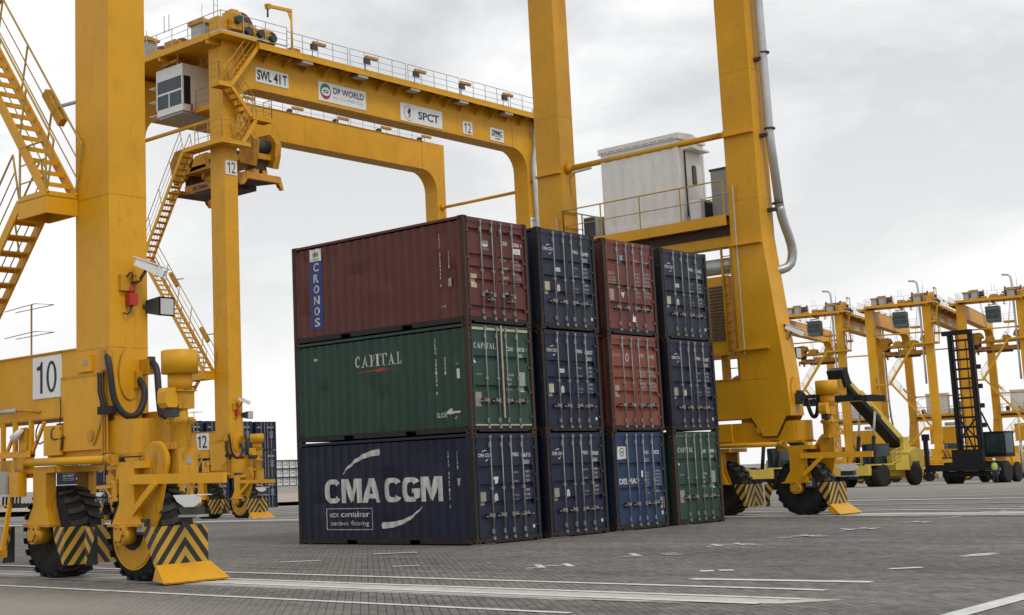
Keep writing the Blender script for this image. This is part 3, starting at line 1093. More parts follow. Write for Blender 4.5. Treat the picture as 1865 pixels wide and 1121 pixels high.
def side_marks(kind):
    """marks on the west long side (x=-hw), read with y running to the left"""
    b = MB()
    RV, UV = (0, -1, 0), (0, 0, 1)
    X = -hw + .004

    def T(s_, y0, z0, w, h, m, bold=0.): text(b, s_, (X - .005, y0, z0), RV, UV, w, h, m, bold)
    def F(poly, m, dx=0): flat(b, (X - dx, 0, 0), RV, UV, [(-y, z) for y, z in poly], m)
    def V(s_, y, z1, h, w, m):          # vertical line of characters, top at z1
        st = h / len(s_)
        for i, ch in enumerate(s_):
            if ch != ' ':
                T(ch, y + w / 2, z1 - (i + 1) * st + st * .12, w, st * .76, m, .02)
    if kind == 'cronos':
        F([(5.37, 2.14), (4.97, 2.14), (4.97, 2.46), (5.37, 2.46)], 'sign')
        F([(5.37, .33), (4.95, .33), (4.95, 2.14), (5.37, 2.14)], 'ctblue')
        for i in range(5):
            a = 5.28 - i * .05
            F([(a, 2.25), (a - .03, 2.25), (a - .02, 2.36 + .03 * (i % 3)), (a + .01, 2.36)], 'dgrey', .003)
        T('CRONOS', 5.33, 2.17, .3, .04, 'dgrey')
        for i, ch in enumerate('CRONOS'):
            T(ch, 5.28, 1.86 - i * .29, .24, .225, 'cwhite', .015)
        V('CRXU 3258466 4', .78, 2.24, 1.32, .055, 'cwhite')
        V('22G1', .50, 1.78, .44, .05, 'cwhite')
        F([(.57, .92), (.44, .92), (.44, 1.12), (.57, 1.12)], 'cgrey')
        T('24', .8, .42, .14, .07, 'cgrey')
    if kind == 'capital':
        serif(b, 'CAPITAL', (X, 3.84, 1.80), RV, UV, 1.66, .30, 'cwhite')
        F([(3.82, 1.665), (3.82, 1.68), (3.35, 1.705), (2.95, 1.725), (2.19, 1.67), (2.6, 1.69), (3.0, 1.69)], 'cred')
        F([(3.05, 1.655), (2.75, 1.665), (2.8, 1.735), (2.95, 1.745)], 'cred', .002)
        V('CLHU 2801234 0', 1.04, 2.30, 1.36, .055, 'cwhite')
        V('22G1', .75, 1.84, .44, .05, 'cwhite')
        T('GLOBE', 1.10, .40, .36, .12, 'cwhite', .01)
        F([(.80, .50), (.62, .62), (.60, .54), (.35, .53), (.36, .49), (.70, .47)], 'cwhite', .002)
        F([(.55, .36), (.42, .42), (.46, .34)], 'cgrey', .002)
        F([(.40, 1.30), (.33, 1.30), (.33, 1.53), (.40, 1.53)], 'cwhite')
        F([(.42, 1.62), (.34, 1.62), (.34, 1.68), (.42, 1.68)], 'greenink')
        F([(5.33, 2.10), (5.22, 2.10), (5.22, 2.17), (5.33, 2.17)], 'cream')
    if kind == 'cma':
        block_caps(b, 'CMA', (X - .005, 5.05, 1.03), RV, UV, 1.98, .60, 'cwhite')
        block_caps(b, 'CGM', (X - .005, 2.94, 1.03), RV, UV, 1.95, .59, 'cwhite')
        def swoosh(p0, p1, p2, w0, w1):
            n = 14
            up_, dn = [], []
            for i in range(n + 1):
                t = i / n
                y = (1 - t) ** 2 * p0[0] + 2 * t * (1 - t) * p1[0] + t * t * p2[0]
                z = (1 - t) ** 2 * p0[1] + 2 * t * (1 - t) * p1[1] + t * t * p2[1]
                w = w0 + (w1 - w0) * t ** .8
                up_.append((y, z + w / 2)); dn.append((y, z - w / 2))
            for i in range(n):
                F([up_[i], up_[i + 1], dn[i + 1], dn[i]], 'cwhite')
            F([up_[-1], (up_[-1][0] + (p2[0] - p1[0]) * .05, z), dn[-1]], 'cwhite')
        swoosh((4.40, 1.75), (3.85, 2.24), (3.06, 2.26), .03, .16)
        swoosh((1.69, .92), (2.15, .48), (3.02, .47), .02, .16)
        for a, c in (((5.03, .885), (3.36, .90)), ((5.03, .365), (3.36, .38))):
            F([(a[0], a[1]), (c[0], a[1]), (c[0], c[1]), (a[0], c[1])], 'cwhite')
        for y_ in (5.03, 3.375):
            F([(y_, .38), (y_ - .015, .38), (y_ - .015, .885), (y_, .885)], 'cwhite')
        T('eco container', 4.93, .68, 1.44, .14, 'cwhite', .012)
        T('bamboo flooring', 4.87, .44, 1.36, .15, 'cwhite')
        V('CMAU 0467156 6', .78, 2.2, 1.34, .055, 'cwhite')
        V('22G1', .50, 2.2, .44, .05, 'cwhite')
        F([(.56, 1.55), (.42, 1.56), (.44, 1.42), (.48, 1.36), (.55, 1.43)], 'cgrey')
    return drape(b.mesh('lettering'), 'y', [t for t, _ in SIDE_PROF], lambda y: lerp_prof(SIDE_PROF)(y) + .003)


CKINDS = {  # material, trough heights, half height of a trough
    'cronos': ('cMaroon', (.38, 1.03, 1.33, 1.63, 2.25), .06),
    'capital': ('cGreen', (1.06, 1.76), .07),
    'cma': ('cNavy', (.93, 1.33, 1.75), .065),
    'cma2': ('cNavy2', (.93, 1.33, 1.75), .065),
    'gesea': ('cMaroon2', (.82, 1.30, 1.97), .07),
    'plain': ('cOrange', (.62, 1.02, 1.38, 1.68, 2.25), .07),
    'delmas': ('cBlue', (1.05, 1.70), .07),
}
casting = {}


def make_container(kind, label, loc, num, marks, side=None, group=None, cmat=None, decal_kind=None, lite=False, name='shipping_container', z_handle=.66, rz=0):
    base = CKINDS[kind]
    cm = cmat or base[0]
    d = shared(('c', cm, base[1]), lambda: container_meshes(cm, base[1], base[2]))
    t = thing(name, label, 'shipping container', loc, rz, group)
    put('side_panel', d['sideL'], t); put('side_panel', d['sideR'], t)
    put('roof', d['roof'], t); put('end_wall', d['end'], t)
    put('top_rail', d['toprail'], t); put('bottom_rail', d['botrail'], t)
    for sx in (-1, 1):
        for sy in (0, 1):
            o = put('corner_post', d['post'], t, (sx * hw, CL if sy else 0, 0)); o.scale = (-sx, -1 if sy else 1, 1)
            if not lite:
                for z in (0, CH - .12):
                    c = put('corner_casting', d['casting'], t, (sx * hw, CL if sy else 0, z)); c.scale = (-sx, -1 if sy else 1, 1)
            else:
                for z in (0, CH - .12):
                    c = put('corner_casting', d['casting'], t, (sx * hw, CL if sy else 0, z)); c.scale = (-sx, -1 if sy else 1, 1)
    dl = put('door', d['doorL'], t); dr = put('door', d['doorR'], t)
    rm = shared(('rod', z_handle), lambda: rod_mesh(z_handle, True))
    for i, x in enumerate(ROD):
        par = dl if i < 2 else dr
        put('lock_rod', rm, par, (x, 0, 0))
        s_ = -1 if i in (0, 1) else 1
        hm = shared(('h', s_), lambda: handle_mesh(s_))
        if kind == 'cronos':
            s2 = 1 if i in (0, 2) else -1
            hm = shared(('h', s2), lambda: handle_mesh(s2))
            put('handle', hm, par, (x, 0, z_handle + (.05 if i in (0, 2) else -.12)))
        else:
            put('handle', hm, par, (x, 0, z_handle))
    if marks:
        put('lettering', shared(('m', marks, num), lambda: door_marks(marks, num)), t)
    if side:
        put('lettering', side_marks(side), t)
    return t


ROWP = CW + .4055
G = 'stacked twenty foot containers, doors facing the lane'
stack = [
    # (row, tier, kind, marks, number, side, label)
    (0, 0, 'cma', 'cma', '046715', 'cma', 'navy container with big white CMA CGM lettering along its side, bottom of nearest stack'),
    (0, 1, 'capital', 'capital', '280123', 'capital', 'dark green container with CAPITAL on its long side, middle of the nearest stack'),
    (0, 2, 'cronos', 'cronos', '325846', 'cronos', 'maroon container with a vertical blue CRONOS panel, top of the nearest stack'),
    (1, 0, 'cma', 'cma3', '047603', None, 'navy container on the ground between the CMA CGM lettered one and the bright blue one'),
    (1, 1, 'cma', 'cma2', '048357', None, 'navy container in the middle tier, directly right of the green CAPITAL container'),
    (1, 2, 'cma2', 'cma2', '006483', None, 'faded navy container in the top tier, directly right of the maroon CRONOS container'),
    (2, 0, 'delmas', 'delmas', '159022', None, 'bright blue container with DELMAS lettering and a white emblem square on its door'),
    (2, 1, 'plain', 'plain', '418905', None, 'orange brown container with ribbed doors, middle tier above the bright blue DELMAS one'),
    (2, 2, 'gesea', 'gesea', '721436', None, 'brick red container on top of the orange brown one'),
    (3, 0, 'capital', 'capital', '280045', None, 'green container with CAPITAL on its door, on the ground beside the crane wheels'),
    (3, 1, 'cma', 'cma3', '051067', None, 'navy container in the last stack, resting on the green door lettered CAPITAL'),
    (3, 2, 'cma2', 'cma2', '033462', None, 'faded navy container at the top of the stack nearest the crane leg'),
]
rj = random.Random(3)
for (r_, t_, kind, marks, num, side, label) in stack:
    dx = 0 if r_ == 0 else rj.uniform(-.02, .02)
    dy = 0 if (r_ == 0) else rj.uniform(-.03, .03)
    zz = {'cronos': .72, 'capital': .76, 'cma': .66, 'cma2': .72, 'gesea': .74, 'plain': .70, 'delmas': .68}[kind]
    o = make_container(kind, label, (r_ * ROWP + hw + dx, dy, t_ * (CH + .001)), num, marks, side, G, z_handle=zz)
    if kind == 'capital' and t_ == 1:
        b = MB()
        b.box((-hw + .16, .004, 2.44), (hw - .16, .0215, 2.50), 'cream')
        b.box((-hw + .16, .004, .165), (hw - .16, .0215, .20), 'cream')
        b.box((-.02, -.035, .35), (.02, -.005, 2.57), 'cream')
        b.build('cream_seal_strip', o)

# ------------------------------------------------------------------ rubber tyred gantry crane
SP, WB = 24.36, 7.6                     # span (x) and wheel base (y)
LA, LB = .42, .54                       # half leg section


def handrail(b, pts, h=1.05, step=1.35, r=.02, m='rail', mid=2, kick=True):
    for p, q in zip(pts, pts[1:]):
        p = Vector(p); q = Vector(q)
        L = (q - p).length
        n = max(1, round(L / step))
        up_ = Vector((0, 0, h))
        for i in range(n + 1):
            c = p.lerp(q, i / n)
            b.cyl(c, c + up_, r * 1.15, m, 6, caps=False)
        b.cyl(p + up_, q + up_, r, m, 6)
        for k in range(1, mid + 1):
            w = up_ * (k / (mid + 1))
            b.cyl(p + w, q + w, r * .75, m, 5)
        if kick:
            d = (q - p).normalized()
            b.beam(p + Vector((0, 0, .05)), q + Vector((0, 0, .05)), .012, .10, m)


def stair(par, p, q, w, axis, m='yel', steps=True, rail_side=(-1, 1), name='access_stair'):
    """flight from p (low) to q (high), running along axis 'x' or 'y'; w = tread width across"""
    p = Vector(p); q = Vector(q)
    ac = Vector((1, 0, 0)) if axis == 'y' else Vector((0, 1, 0))
    b = MB()
    for s_ in (-1, 1):
        o = ac * (s_ * w / 2)
        b.beam(p + o, q + o, .045, .20, m)
    st = b.build(name, par)
    n = max(3, round((q.z - p.z) / .27))
    d = q - p
    fl = Vector((d.x, d.y, 0)).normalized()
    t = MB()
    a = fl * .11
    c = ac * (w / 2 - .03)
    vs = []
    for z in (-.016, .016):
        for (i, j) in ((-1, -1), (1, -1), (1, 1), (-1, 1)):
            vs.append(a * i + c * j + Vector((0, 0, z)))
    bx = [(0, 3, 2, 1), (4, 5, 6, 7), (0, 1, 5, 4), (1, 2, 6, 5), (2, 3, 7, 6), (3, 0, 4, 7)]
    t.add(vs, bx, m)
    vs2 = [Vector(v) + fl * .0 for v in vs]
    t.add([(-a + c * j + Vector((0, 0, z))) for z in (-.07, -.016) for j in (-1, 1)], [(0, 1, 3, 2)], m)
    key = ('step', axis, round(w, 2), m, fl.x > 0, fl.y > 0)
    if steps:
        me = shared(key, lambda: t.mesh('step'))
        for i in range(1, n):
            c_ = p.lerp(q, i / n)
            put('step', me, st, c_)
    hb = MB()
    for s_ in rail_side:
        o = ac * (s_ * w / 2)
        nn = max(2, round(d.length / 1.6))
        nrm = Vector((0, 0, 1)).cross(fl)
        for i in range(nn + 1):
            c_ = p.lerp(q, i / nn) + o
            hb.cyl(c_, c_ + Vector((0, 0, 1.0)) - fl * (.25 if q.z > p.z else 0), .021, 'rail', 6, caps=False)
        of = Vector((0, 0, 1.0)) - fl * .25
        hb.cyl(p + o + of, q + o + of, .022, 'rail', 6)
        hb.cyl(p + o + of * .66, q + o + of * .66, .014, 'rail', 5)
        hb.cyl(p + o + of * .36, q + o + of * .36, .014, 'rail', 5)
    hb.build('handrail', st)
    return st


def platform(par, x0, y0, x1, y1, z, rails=(), m='yel', h=.14, name='landing'):
    b = MB()
    b.box((x0, y0, z - .03), (x1, y1, z), 'dgrey' if name == 'walkway' else m)
    t = .05
    b.box((x0, y0, z - h), (x1, y0 + t, z + .08), m)
    b.box((x0, y1 - t, z - h), (x1, y1, z + .08), m)
    b.box((x0, y0 + t, z - h), (x0 + t, y1 - t, z + .08), m)
    b.box((x1 - t, y0 + t, z - h), (x1, y1 - t, z + .08), m)
    L = x1 - x0
    if L > 3:
        n = int(L / 1.5)
        for i in range(1, n):
            xx = x0 + L * i / n
            b.box((xx - .03, y0 + t, z - h + .02), (xx + .03, y1 - t, z - .03), m)
    o = b.build(name, par)
    if rails:
        hb = MB()
        handrail(hb, rails)
        hb.build('handrail', o)
    return o


def sign(par, org, rv, uv, w, h, items, name='sign_board', base='sign', th=.03):
    """board with printed items: (text, x, y, w, h, mat, bold) in board units"""
    rv = Vector(rv); uv = Vector(uv); nn = rv.cross(uv)
    o = Vector(org)
    b = MB()
    c = [o, o + rv * w, o + rv * w + uv * h, o + uv * h]
    vs = c + [p + nn * th for p in c]
    b.add(vs, [(0, 3, 2, 1), (4, 5, 6, 7), (0, 1, 5, 4), (1, 2, 6, 5), (2, 3, 7, 6), (3, 0, 4, 7)], base)
    s_ = b.build(name, par)
    p = MB()
    f = o + nn * (th + .004)
    for it in items:
        if it[0] == 'POLY':
            flat(p, f + nn * it[3], rv, uv, it[1], it[2])
        else:
            t, x, y, ww, hh, m, bd = it
            text(p, t, f + rv * x + uv * y, rv, uv, ww, hh, m, bd)
    if p.v:
        p.build('lettering', s_)
    return s_


def digit(b, ch, org, rv, w, h):
    """tall grotesque figures; '1' with its flag"""
    rv = Vector(rv); uv = Vector((0, 0, 1)); org = Vector(org)
    if ch == '1':
        for poly in ([(.52, 0), (.80, 0), (.80, 1), (.62, 1), (.52, .86)], [(.10, .74), (.52, .74), (.66, .94), (.62, 1), (.50, .88), (.10, .84)]):
            flat(b, org, rv, uv, [(p * w, q * h) for p, q in poly], 'ink')
    elif ch == '0':
        n = 24
        for i in range(n):
            a0, a1 = 2 * math.pi * i / n, 2 * math.pi * (i + 1) / n
            flat(b, org, rv, uv, [((.5 + .5 * math.cos(a)) * w if k < 2 else (.5 + .28 * math.cos(a)) * w, (.5 + .5 * math.sin(a)) * h if k < 2 else (.5 + .40 * math.sin(a)) * h) for k, a in enumerate((a0, a1, a1, a0))], 'ink')
    else:
        text(b, ch, org, rv, uv, w, h, 'ink', .0)


def number_plate(par, org, rv, w, h, num):
    s_ = sign(par, org, rv, (0, 0, 1), w, h, [], 'number_plate')
    rv = Vector(rv)
    f = Vector(org) + rv.cross(Vector((0, 0, 1))) * .034
    b = MB()
    digit(b, num[0], f + rv * w * .12 + Vector((0, 0, h * .12)), rv, w * .30, h * .76)
    digit(b, num[1], f + rv * w * .50 + Vector((0, 0, h * .12)), rv, w * .36, h * .76)
    b.build('lettering', s_)
    return s_


def tyre_mesh():
    b = MB()
    Rr, w = .86, .37
    prof = [(-w + .05, .40), (-w, .50), (-w - .015, .62), (-w + .03, .74), (-w + .07, Rr - .035), (w - .07, Rr - .035), (w - .03, .74), (w + .015, .62), (w, .50), (w - .05, .40)]
    b.lathe(prof, (0, 0, 0), 'x', 'rubber', 40)
    n = 22
    for i in range(n):
        for s_ in (-1, 1):
            a = 2 * math.pi * (i + (.5 if s_ > 0 else 0)) / n
            pts = []
            for (xx, aa) in ((.02, .00), (.17, .07), (w + .0, .09)):
                for da in (-.062, .062):
                    pts.append((xx * s_, a + aa + da))
            vs = []
            for rr in (Rr - .05, Rr + .005):
                for (xx, an) in pts:
                    k = 1 if abs(xx) < .25 else .965
                    vs.append((xx, math.cos(an) * rr * k, math.sin(an) * rr * k))
            f = [(6, 7, 9, 8), (8, 9, 11, 10), (0, 6, 8, 2), (2, 8, 10, 4), (1, 3, 9, 7), (3, 5, 11, 9), (4, 10, 11, 5), (0, 1, 7, 6)]
            b.add(vs, f[:2], 'tread')
            b.add(vs, f[2:], 'rubber')
    return b.mesh('tyre')


def fork_mesh(sy):
    """steel fork that straddles one wheel; wheel centre at y=0"""
    b = MB()
    b.box((-.56, -.55, 1.98), (.56, .55, 2.10), 'yel')
    for s_ in (-1, 1):
        xa, xb = s_ * .56, s_ * .42
        xa, xb = min(xa, xb), max(xa, xb)
        o = .04 * sy
        b.prism([(-.22 + o, 1.98), (-.22 + o, 1.36), (-.40, 1.02), (.40, 1.02), (.22 + o, 1.36), (.22 + o, 1.98)], 'x', xa, xb, 'yel')
        b.box((s_ * .62 if s_ < 0 else .36, -.46, .975), (-.36 if s_ < 0 else .62, .46, 1.02), 'yel2')
        # web on the inside edge
        b.prism([(.30 * sy, 1.98), (.30 * sy, 1.5), (.46 * sy, 1.02), (.42 * sy, 1.02), (.24 * sy, 1.5), (.24 * sy, 1.98)], 'x', s_ * .40 - .04, s_ * .40 + .04, 'yel2')
    # axle ends
    for s_ in (-1, 1):
        b.cyl((s_ * .34, 0, .83), (s_ * .70, 0, .83), .17, 'yel2', 16)
        b.cyl((s_ * .70, 0, .83), (s_ * .73, 0, .83), .11, 'yel2', 12)
        for k in range(6):
            a = k * math.pi / 3
            b.cyl((s_ * .69, .13 * math.cos(a), .83 + .13 * math.sin(a)), (s_ * .72, .13 * math.cos(a), .83 + .13 * math.sin(a)), .018, 'dgrey', 6)
        b.box((min(s_ * .40, s_ * .68), -.15, .83), (max(s_ * .40, s_ * .68), .15, .975), 'yel2')
    return b.mesh('bogie')


def hub_mesh():
    b = MB()
    b.lathe([(-.20, .40), (-.16, .36), (-.10, .16), (-.30, .14)], (0, 0, 0), 'x', 'dgrey', 20)
    b.lathe([(.20, .40), (.16, .36), (.10, .16), (.30, .14)], (0, 0, 0), 'x', 'dgrey', 20)
    b.cyl((-.26, 0, 0), (.26, 0, 0), .40, 'dgrey', 20)
    return b.mesh('hub')


def guard_mesh(wing=.36):
    """hazard striped wheel guard: front panel at y=0 facing -y, wings running to +y"""
    b = MB()
    x0, x1, z0, z1 = -.72, .38, .29, .98
    xc = -.12
    T_ = .012

    def uvq(x, z): return (x - xc, z)
    c = .10
    poly = [(x0, z0), (x1, z0), (x1, z1 - c), (x1 - c, z1), (x0, z1)]
    n = len(poly)
    vs = [(x, 0, z) for x, z in poly]
    b.add(vs, [tuple(range(n))], 'stripe', uvs=[[uvq(x, z) for x, z in poly]])
    b.add([(x, T_, z) for x, z in poly], [tuple(reversed(range(n)))], 'dgrey')
    for xs, s_ in ((x0, -1), (x1, 1)):
        pl = [(0.0, z0), (0.0, z1 - (0 if s_ < 0 else c)), (wing, z1), (wing, z1 - .16), (.06, z0)]
        vs = [(xs, y, z) for y, z in pl]
        uv_ = [((xs - xc) + s_ * y, z) for y, z in pl]
        f = tuple(range(5)) if s_ < 0 else tuple(reversed(range(5)))
        b.add(vs, [f], 'stripe', uvs=[uv_ if s_ < 0 else list(reversed(uv_))])
        b.add([(xs - s_ * T_, y, z) for y, z in pl], [tuple(reversed(f))], 'dgrey')
    b.box((x0, T_ + .001, z1 - .12), (x1, wing * .5, z1 - .105), 'yel2')
    return b.mesh('wheel_guard')


def back_guard_mesh():
    b = MB()
    pl = [(-.72, .30), (-.46, .30), (-.46, .98), (-.72, .98)]
    b.add([(x, 0, z) for x, z in pl], [(0, 1, 2, 3)], 'stripe', uvs=[[(x + .1, z) for x, z in pl]])
    pw = [(0, .30), (0, .98), (.30, .98), (.30, .80)]
    b.add([(-.72, y, z) for y, z in pw], [(0, 1, 2, 3)], 'stripe', uvs=[[(-.62 - y, z) for y, z in pw]])
    b.box((-.715, .003, .3), (-.46, .015, .98), 'dgrey')
    return b.mesh('wheel_guard')


def plow_mesh():
    b = MB()
    top = [(-.74, .02, .34), (.42, .02, .34)]
    bot = [(-.84, -.32, .055), (.56, -.34, .055)]
    vs = [top[0], top[1], bot[1], bot[0], (-.74, .12, .08), (.42, .12, .08)]
    b.add(vs, [(0, 3, 2, 1), (0, 4, 3), (1, 2, 5), (0, 1, 5, 4)], 'yel')
    b.add([(p[0], p[1], p[2] - .02) for p in vs[:4]], [(0, 1, 2, 3)], 'yel2')
    b.cyl((.46, -.26, .0), (.46, -.26, .06), .04, 'black', 8)
    b.cyl((-.5, -.22, .0), (-.5, -.22, .05), .04, 'black', 8)
    return b.mesh('plough_plate')


def drive_mesh():
    b = MB()
    # vertical motor and gearbox at y=0
    b.lathe([(0, .17), (.06, .19), (.45, .19), (.50, .24), (.58, .24), (.58, .14), (.80, .12), (.95, .17)], (0, 0, 2.25), 'z', 'yel2', 18)
    b.box((-.20, -.20, 1.86), (.22, .26, 2.30), 'yel2')
    b.cyl((.02, 0, 1.78), (.02, 0, 1.86), .14, 'dgrey', 12)
    b.box((-.28, -.10, 2.28), (.28, .14, 2.40), 'yel2')
    for k in range(8):
        a = k * math.pi / 4
        b.box((math.cos(a) * .24 - .02, math.sin(a) * .24 - .02, 2.74), (math.cos(a) * .24 + .02, math.sin(a) * .24 + .02, 2.80), 'yel2')
    b.box((-.15, -.16, 2.98), (.19, .16, 3.28), 'yel2')
    b.prism([(-.42, 3.08), (-.36, 3.0), (-.18, 3.0), (-.15, 3.06), (-.15, 3.26), (-.2, 3.34), (-.38, 3.34), (-.42, 3.26)], 'y', -.14, .10, 'yel')
    b.box((-.20, -.20, 3.28), (.22, .20, 3.31), 'yel2')
    b.cyl((0, 0, 3.31), (0, 0, 3.62), .215, 'yel', 22)
    b.box((-.28, -.12, 2.84), (-.12, .1, 3.0), 'dgrey')
    b.box((-.04, -.21, 2.02), (.06, -.2, 2.14), 'greyink')
    return b.mesh('drive_motor')


def hood_mesh():
    b = MB()
    b.lathe([(0, .325), (.40, .325), (.41, .30)], (0, 0, 3.60), 'z', 'yel', 28)
    return b.mesh('rain_hood')


def chain_mesh():
    """slanted chain case from the motor down to the hub; hub at y=0,z=.83; goes towards -y"""
    b = MB()
    r0, r1 = .60, .34
    p0 = Vector((0, .81)); p1 = Vector((-.66, 2.10))
    d = (p1 - p0).normalized()
    a0 = math.atan2(d.y, d.x)
    poly = []
    for i in range(13):
        a = a0 - math.pi / 2 + math.pi * i / 12
        poly.append((p1.x + r1 * math.cos(a), p1.y + r1 * math.sin(a)))
    for i in range(15):
        a = a0 + math.pi / 2 + math.pi * i / 14
        poly.append((p0.x + r0 * math.cos(a), p0.y + r0 * math.sin(a)))
    b.prism(poly, 'x', -.40, -.32, 'yel')
    b.prism([((y - p0.x) * .93 + p0.x - .02, (z - p0.y) * .97 + p0.y + .02) for y, z in poly], 'x', -.415, -.40, 'yel2')
    b.cyl((-.417, 0, .90), (-.425, 0, .90), .34, 'black', 24)
    return b.mesh('chain_case')


def flip(o, sy):
    if sy > 0:
        o.scale = (1, -1, 1)
    return o


def corner(par, x, y, sy, detail):
    """one crane corner; sy=-1 is the end that faces -y"""
    s_ = sy
    # equaliser beam
    b = MB()
    n = 10
    poly = [(-.40, 1.55), (.40, 1.55)] + [(.40 * math.cos(R(a)), -1.10 - .40 * math.sin(R(a)) * 1.0) for a in range(0, 181, 18)]
    poly = [(px_ if True else 0, py_) for px_, py_ in poly]
    b.prism(poly, 'z', 2.26, 2.86, 'yel')
    b.box((-.46, -1.4, 2.20), (.46, 1.5, 2.26), 'yel2')
    b.box((-.30, -.5, 2.86), (.30, .7, 3.05), 'yel2')
    e_ = b.build('equaliser_beam', par, (x, y, 0)); flip(e_, sy)
    # pivot plates under the sill
    for xs in (-.475, .425):
        b = MB()
        if x < 1 and xs < 0:
            b.prism([(-.40, 3.70), (-.48, 3.0), (-.42, 2.36), (.34, 2.36), (.90, 2.36), (.90, 3.02), (.98, 3.72)], 'x', xs, xs + .05, 'yel')
            b.box((xs - .01, -.40, 3.705), (xs + .05, .98, 3.75), 'yel2')
            b.beam((xs - .02, -.42, 3.0), (xs - .02, -.10, 2.44), .02, .05, 'yel2')
        else:
            b.prism([(-.95, 3.02), (.25, 3.02), (-.12, 2.42), (-.58, 2.42)], 'x', xs, xs + .05, 'yel')
            b.prism([(-1.0, 3.02), (-.951, 3.02), (-.581, 2.419), (-.119, 2.419), (.251, 3.02), (.30, 3.02), (-.09, 2.38), (-.61, 2.38)], 'x', xs + .01, xs + .045, 'rust')
        if xs < 0:
            b.box((-.52, .95, 2.30), (-.44, 1.5, 2.86), 'yel')
        o = b.build('pivot_plate', par, (x, y, 0)); flip(o, sy)
    b = MB()
    b.cyl((-.50, 0, 2.62), (.50, 0, 2.62), .11, 'yel2', 14)
    b.box((-.50, -.62, 2.14), (-.30, -.40, 2.28), 'dgrey')
    o = b.build('pivot_pin', par, (x, y, 0)); flip(o, sy)
    # steering rod
    b = MB()
    b.cyl((-.62, -.7, 2.16), (-.62, 2.05, 2.19), .075, 'yel', 12)
    b.cyl((-.62, -.85, 2.16), (-.62, -.7, 2.16), .10, 'yel2', 12)
    b.box((-.70, 1.95, 2.08), (-.50, 2.15, 2.30), 'yel2')
    b.box((-.66, -.95, 2.05), (-.54, -.86, 2.24), 'yel2')
    o = b.build('steering_rod', par, (x, y, 0)); flip(o, sy)
    for yc, front in ((1.62 * -sy, False), (1.16 * sy, True)):
        fk = put('bogie', shared(('fork', sy), lambda: fork_mesh(sy)), par, (x, y + yc, 0))
        put('tyre', shared('tyre', tyre_mesh), fk, (0, 0, .86))
        put('hub', shared('hub', hub_mesh), fk, (0, 0, .83))
        g_ = put('wheel_guard', shared('guard', guard_mesh), fk, (0, 1.12 * sy, 0)); flip(g_, sy)
        if True:
            g_ = put('wheel_guard', shared('guard2', back_guard_mesh), fk, (0, -1.0 * sy, 0)); flip(g_, -sy)
        if front:
            p_ = put('plough_plate', shared('plow', plow_mesh), fk, (0, 1.14 * sy, 0)); flip(p_, sy)
            c_ = put('chain_case', shared('chain', chain_mesh), fk, (0, 0, 0)); flip(c_, sy)
            if x > 1:
                c_.scale = (-1, c_.scale[1], 1)
            # bracket arm with lamp
            b = MB()
            b.beam((-.60, -.22, 1.79), (-.20, -2.32, 1.76), .10, .17, 'yel')
            b.beam((-.60, -.26, 1.20), (-.52, -.85, 1.72), .08, .11, 'yel')
            o = b.build('bracket_arm', fk); flip(o, sy)
            b = MB()
            b.prism([(-1.2, 1.48), (-1.82, 1.48), (-1.92, 1.44), (-1.90, 1.36), (-1.75, 1.29), (-1.5, 1.29), (-1.3, 1.38)], 'x', -.42, -.38, 'white')
            b.prism([(-1.2, 1.495), (-1.82, 1.495), (-1.9, 1.48), (-1.2, 1.48)], 'x', -.42, -.12, 'white')
            b.box((-.38, -1.75, 1.16), (-.18, -1.35, 1.29), 'dgrey')
            b.box((-.39, -1.8, 1.12), (-.14, -1.3, 1.16), 'grey')
            b.beam((-.36, -1.6, 1.70), (-.34, -1.6, 1.50), .05, .05, 'yel2')
            o = b.build('lamp', fk); flip(o, sy)
            b = MB()
            b.box((-.50, -.52, .83), (-.33, -.24, 1.10), 'dgrey')
            b.box((-.53, -.47, .88), (-.50, -.29, 1.04), 'grey')
            o = b.build('floodlight', fk); flip(o, sy)
    # travel motor column
    mo = put('drive_motor', shared('drive', drive_mesh), par, (x - .06, y + 2.12 * sy, 0)); flip(mo, sy)
    put('rain_hood', shared('hood', hood_mesh), mo)
    # heavy hoses looping round the leg foot
    if x < 1:
        hs = [[(-.45, -.50, 4.02), (-.50, -.58, 4.02), (-.50, -.66, 3.7), (-.46, -.70, 3.2), (-.30, -.82, 2.92), (-.08, -.86, 2.92), (.10, -.84, 3.15), (.16, -.80, 3.45), (.14, -.62, 3.62)],
              [(.28, -.74, 3.95), (.28, -1.0, 3.86), (.22, -1.12, 3.4), (.16, -1.25, 2.95), (.10, -1.45, 2.86), (.02, -1.65, 3.0), (-.10, -1.85, 3.3)]]
    else:
        hs = [[(.10, -1.0, 3.75), (.10, -1.3, 3.7), (.10, -1.42, 3.2), (.08, -1.52, 2.95), (.06, -1.66, 2.95), (.04, -1.74, 3.2), (.0, -1.8, 3.55)]]
    for pts_ in hs:
        b = MB()
        b.sweep(pts_, .062, 'hose', 10, 2)
        o = b.build('cable_hose', par, (x, y, 0)); flip(o, sy)
    b = MB()
    if x < 1:
        b.box((.08, -.66, 3.45), (.26, -.54, 3.76), 'yel2')
        b.box((.20, -.86, 3.70), (.36, -.54, 3.98), 'yel2')
        b.box((.22, -.88, 3.90), (.34, -.80, 4.02), 'dgrey')
        b2 = MB()
        b2.box((-.50, -.62, 3.78), (-.40, -.30, 4.16), 'yel2')
        flip(b2.build('hose_clamp', par, (x, y, 0)), sy)
    else:
        b.box((-.05, -1.95, 3.50), (.12, -.95, 3.62), 'dgrey')
        b.box((-.08, -1.25, 3.36), (.16, -1.0, 3.70), 'dgrey')
    o = b.build('hose_clamp', par, (x, y, 0)); flip(o, sy)
    if x > 1:
        return
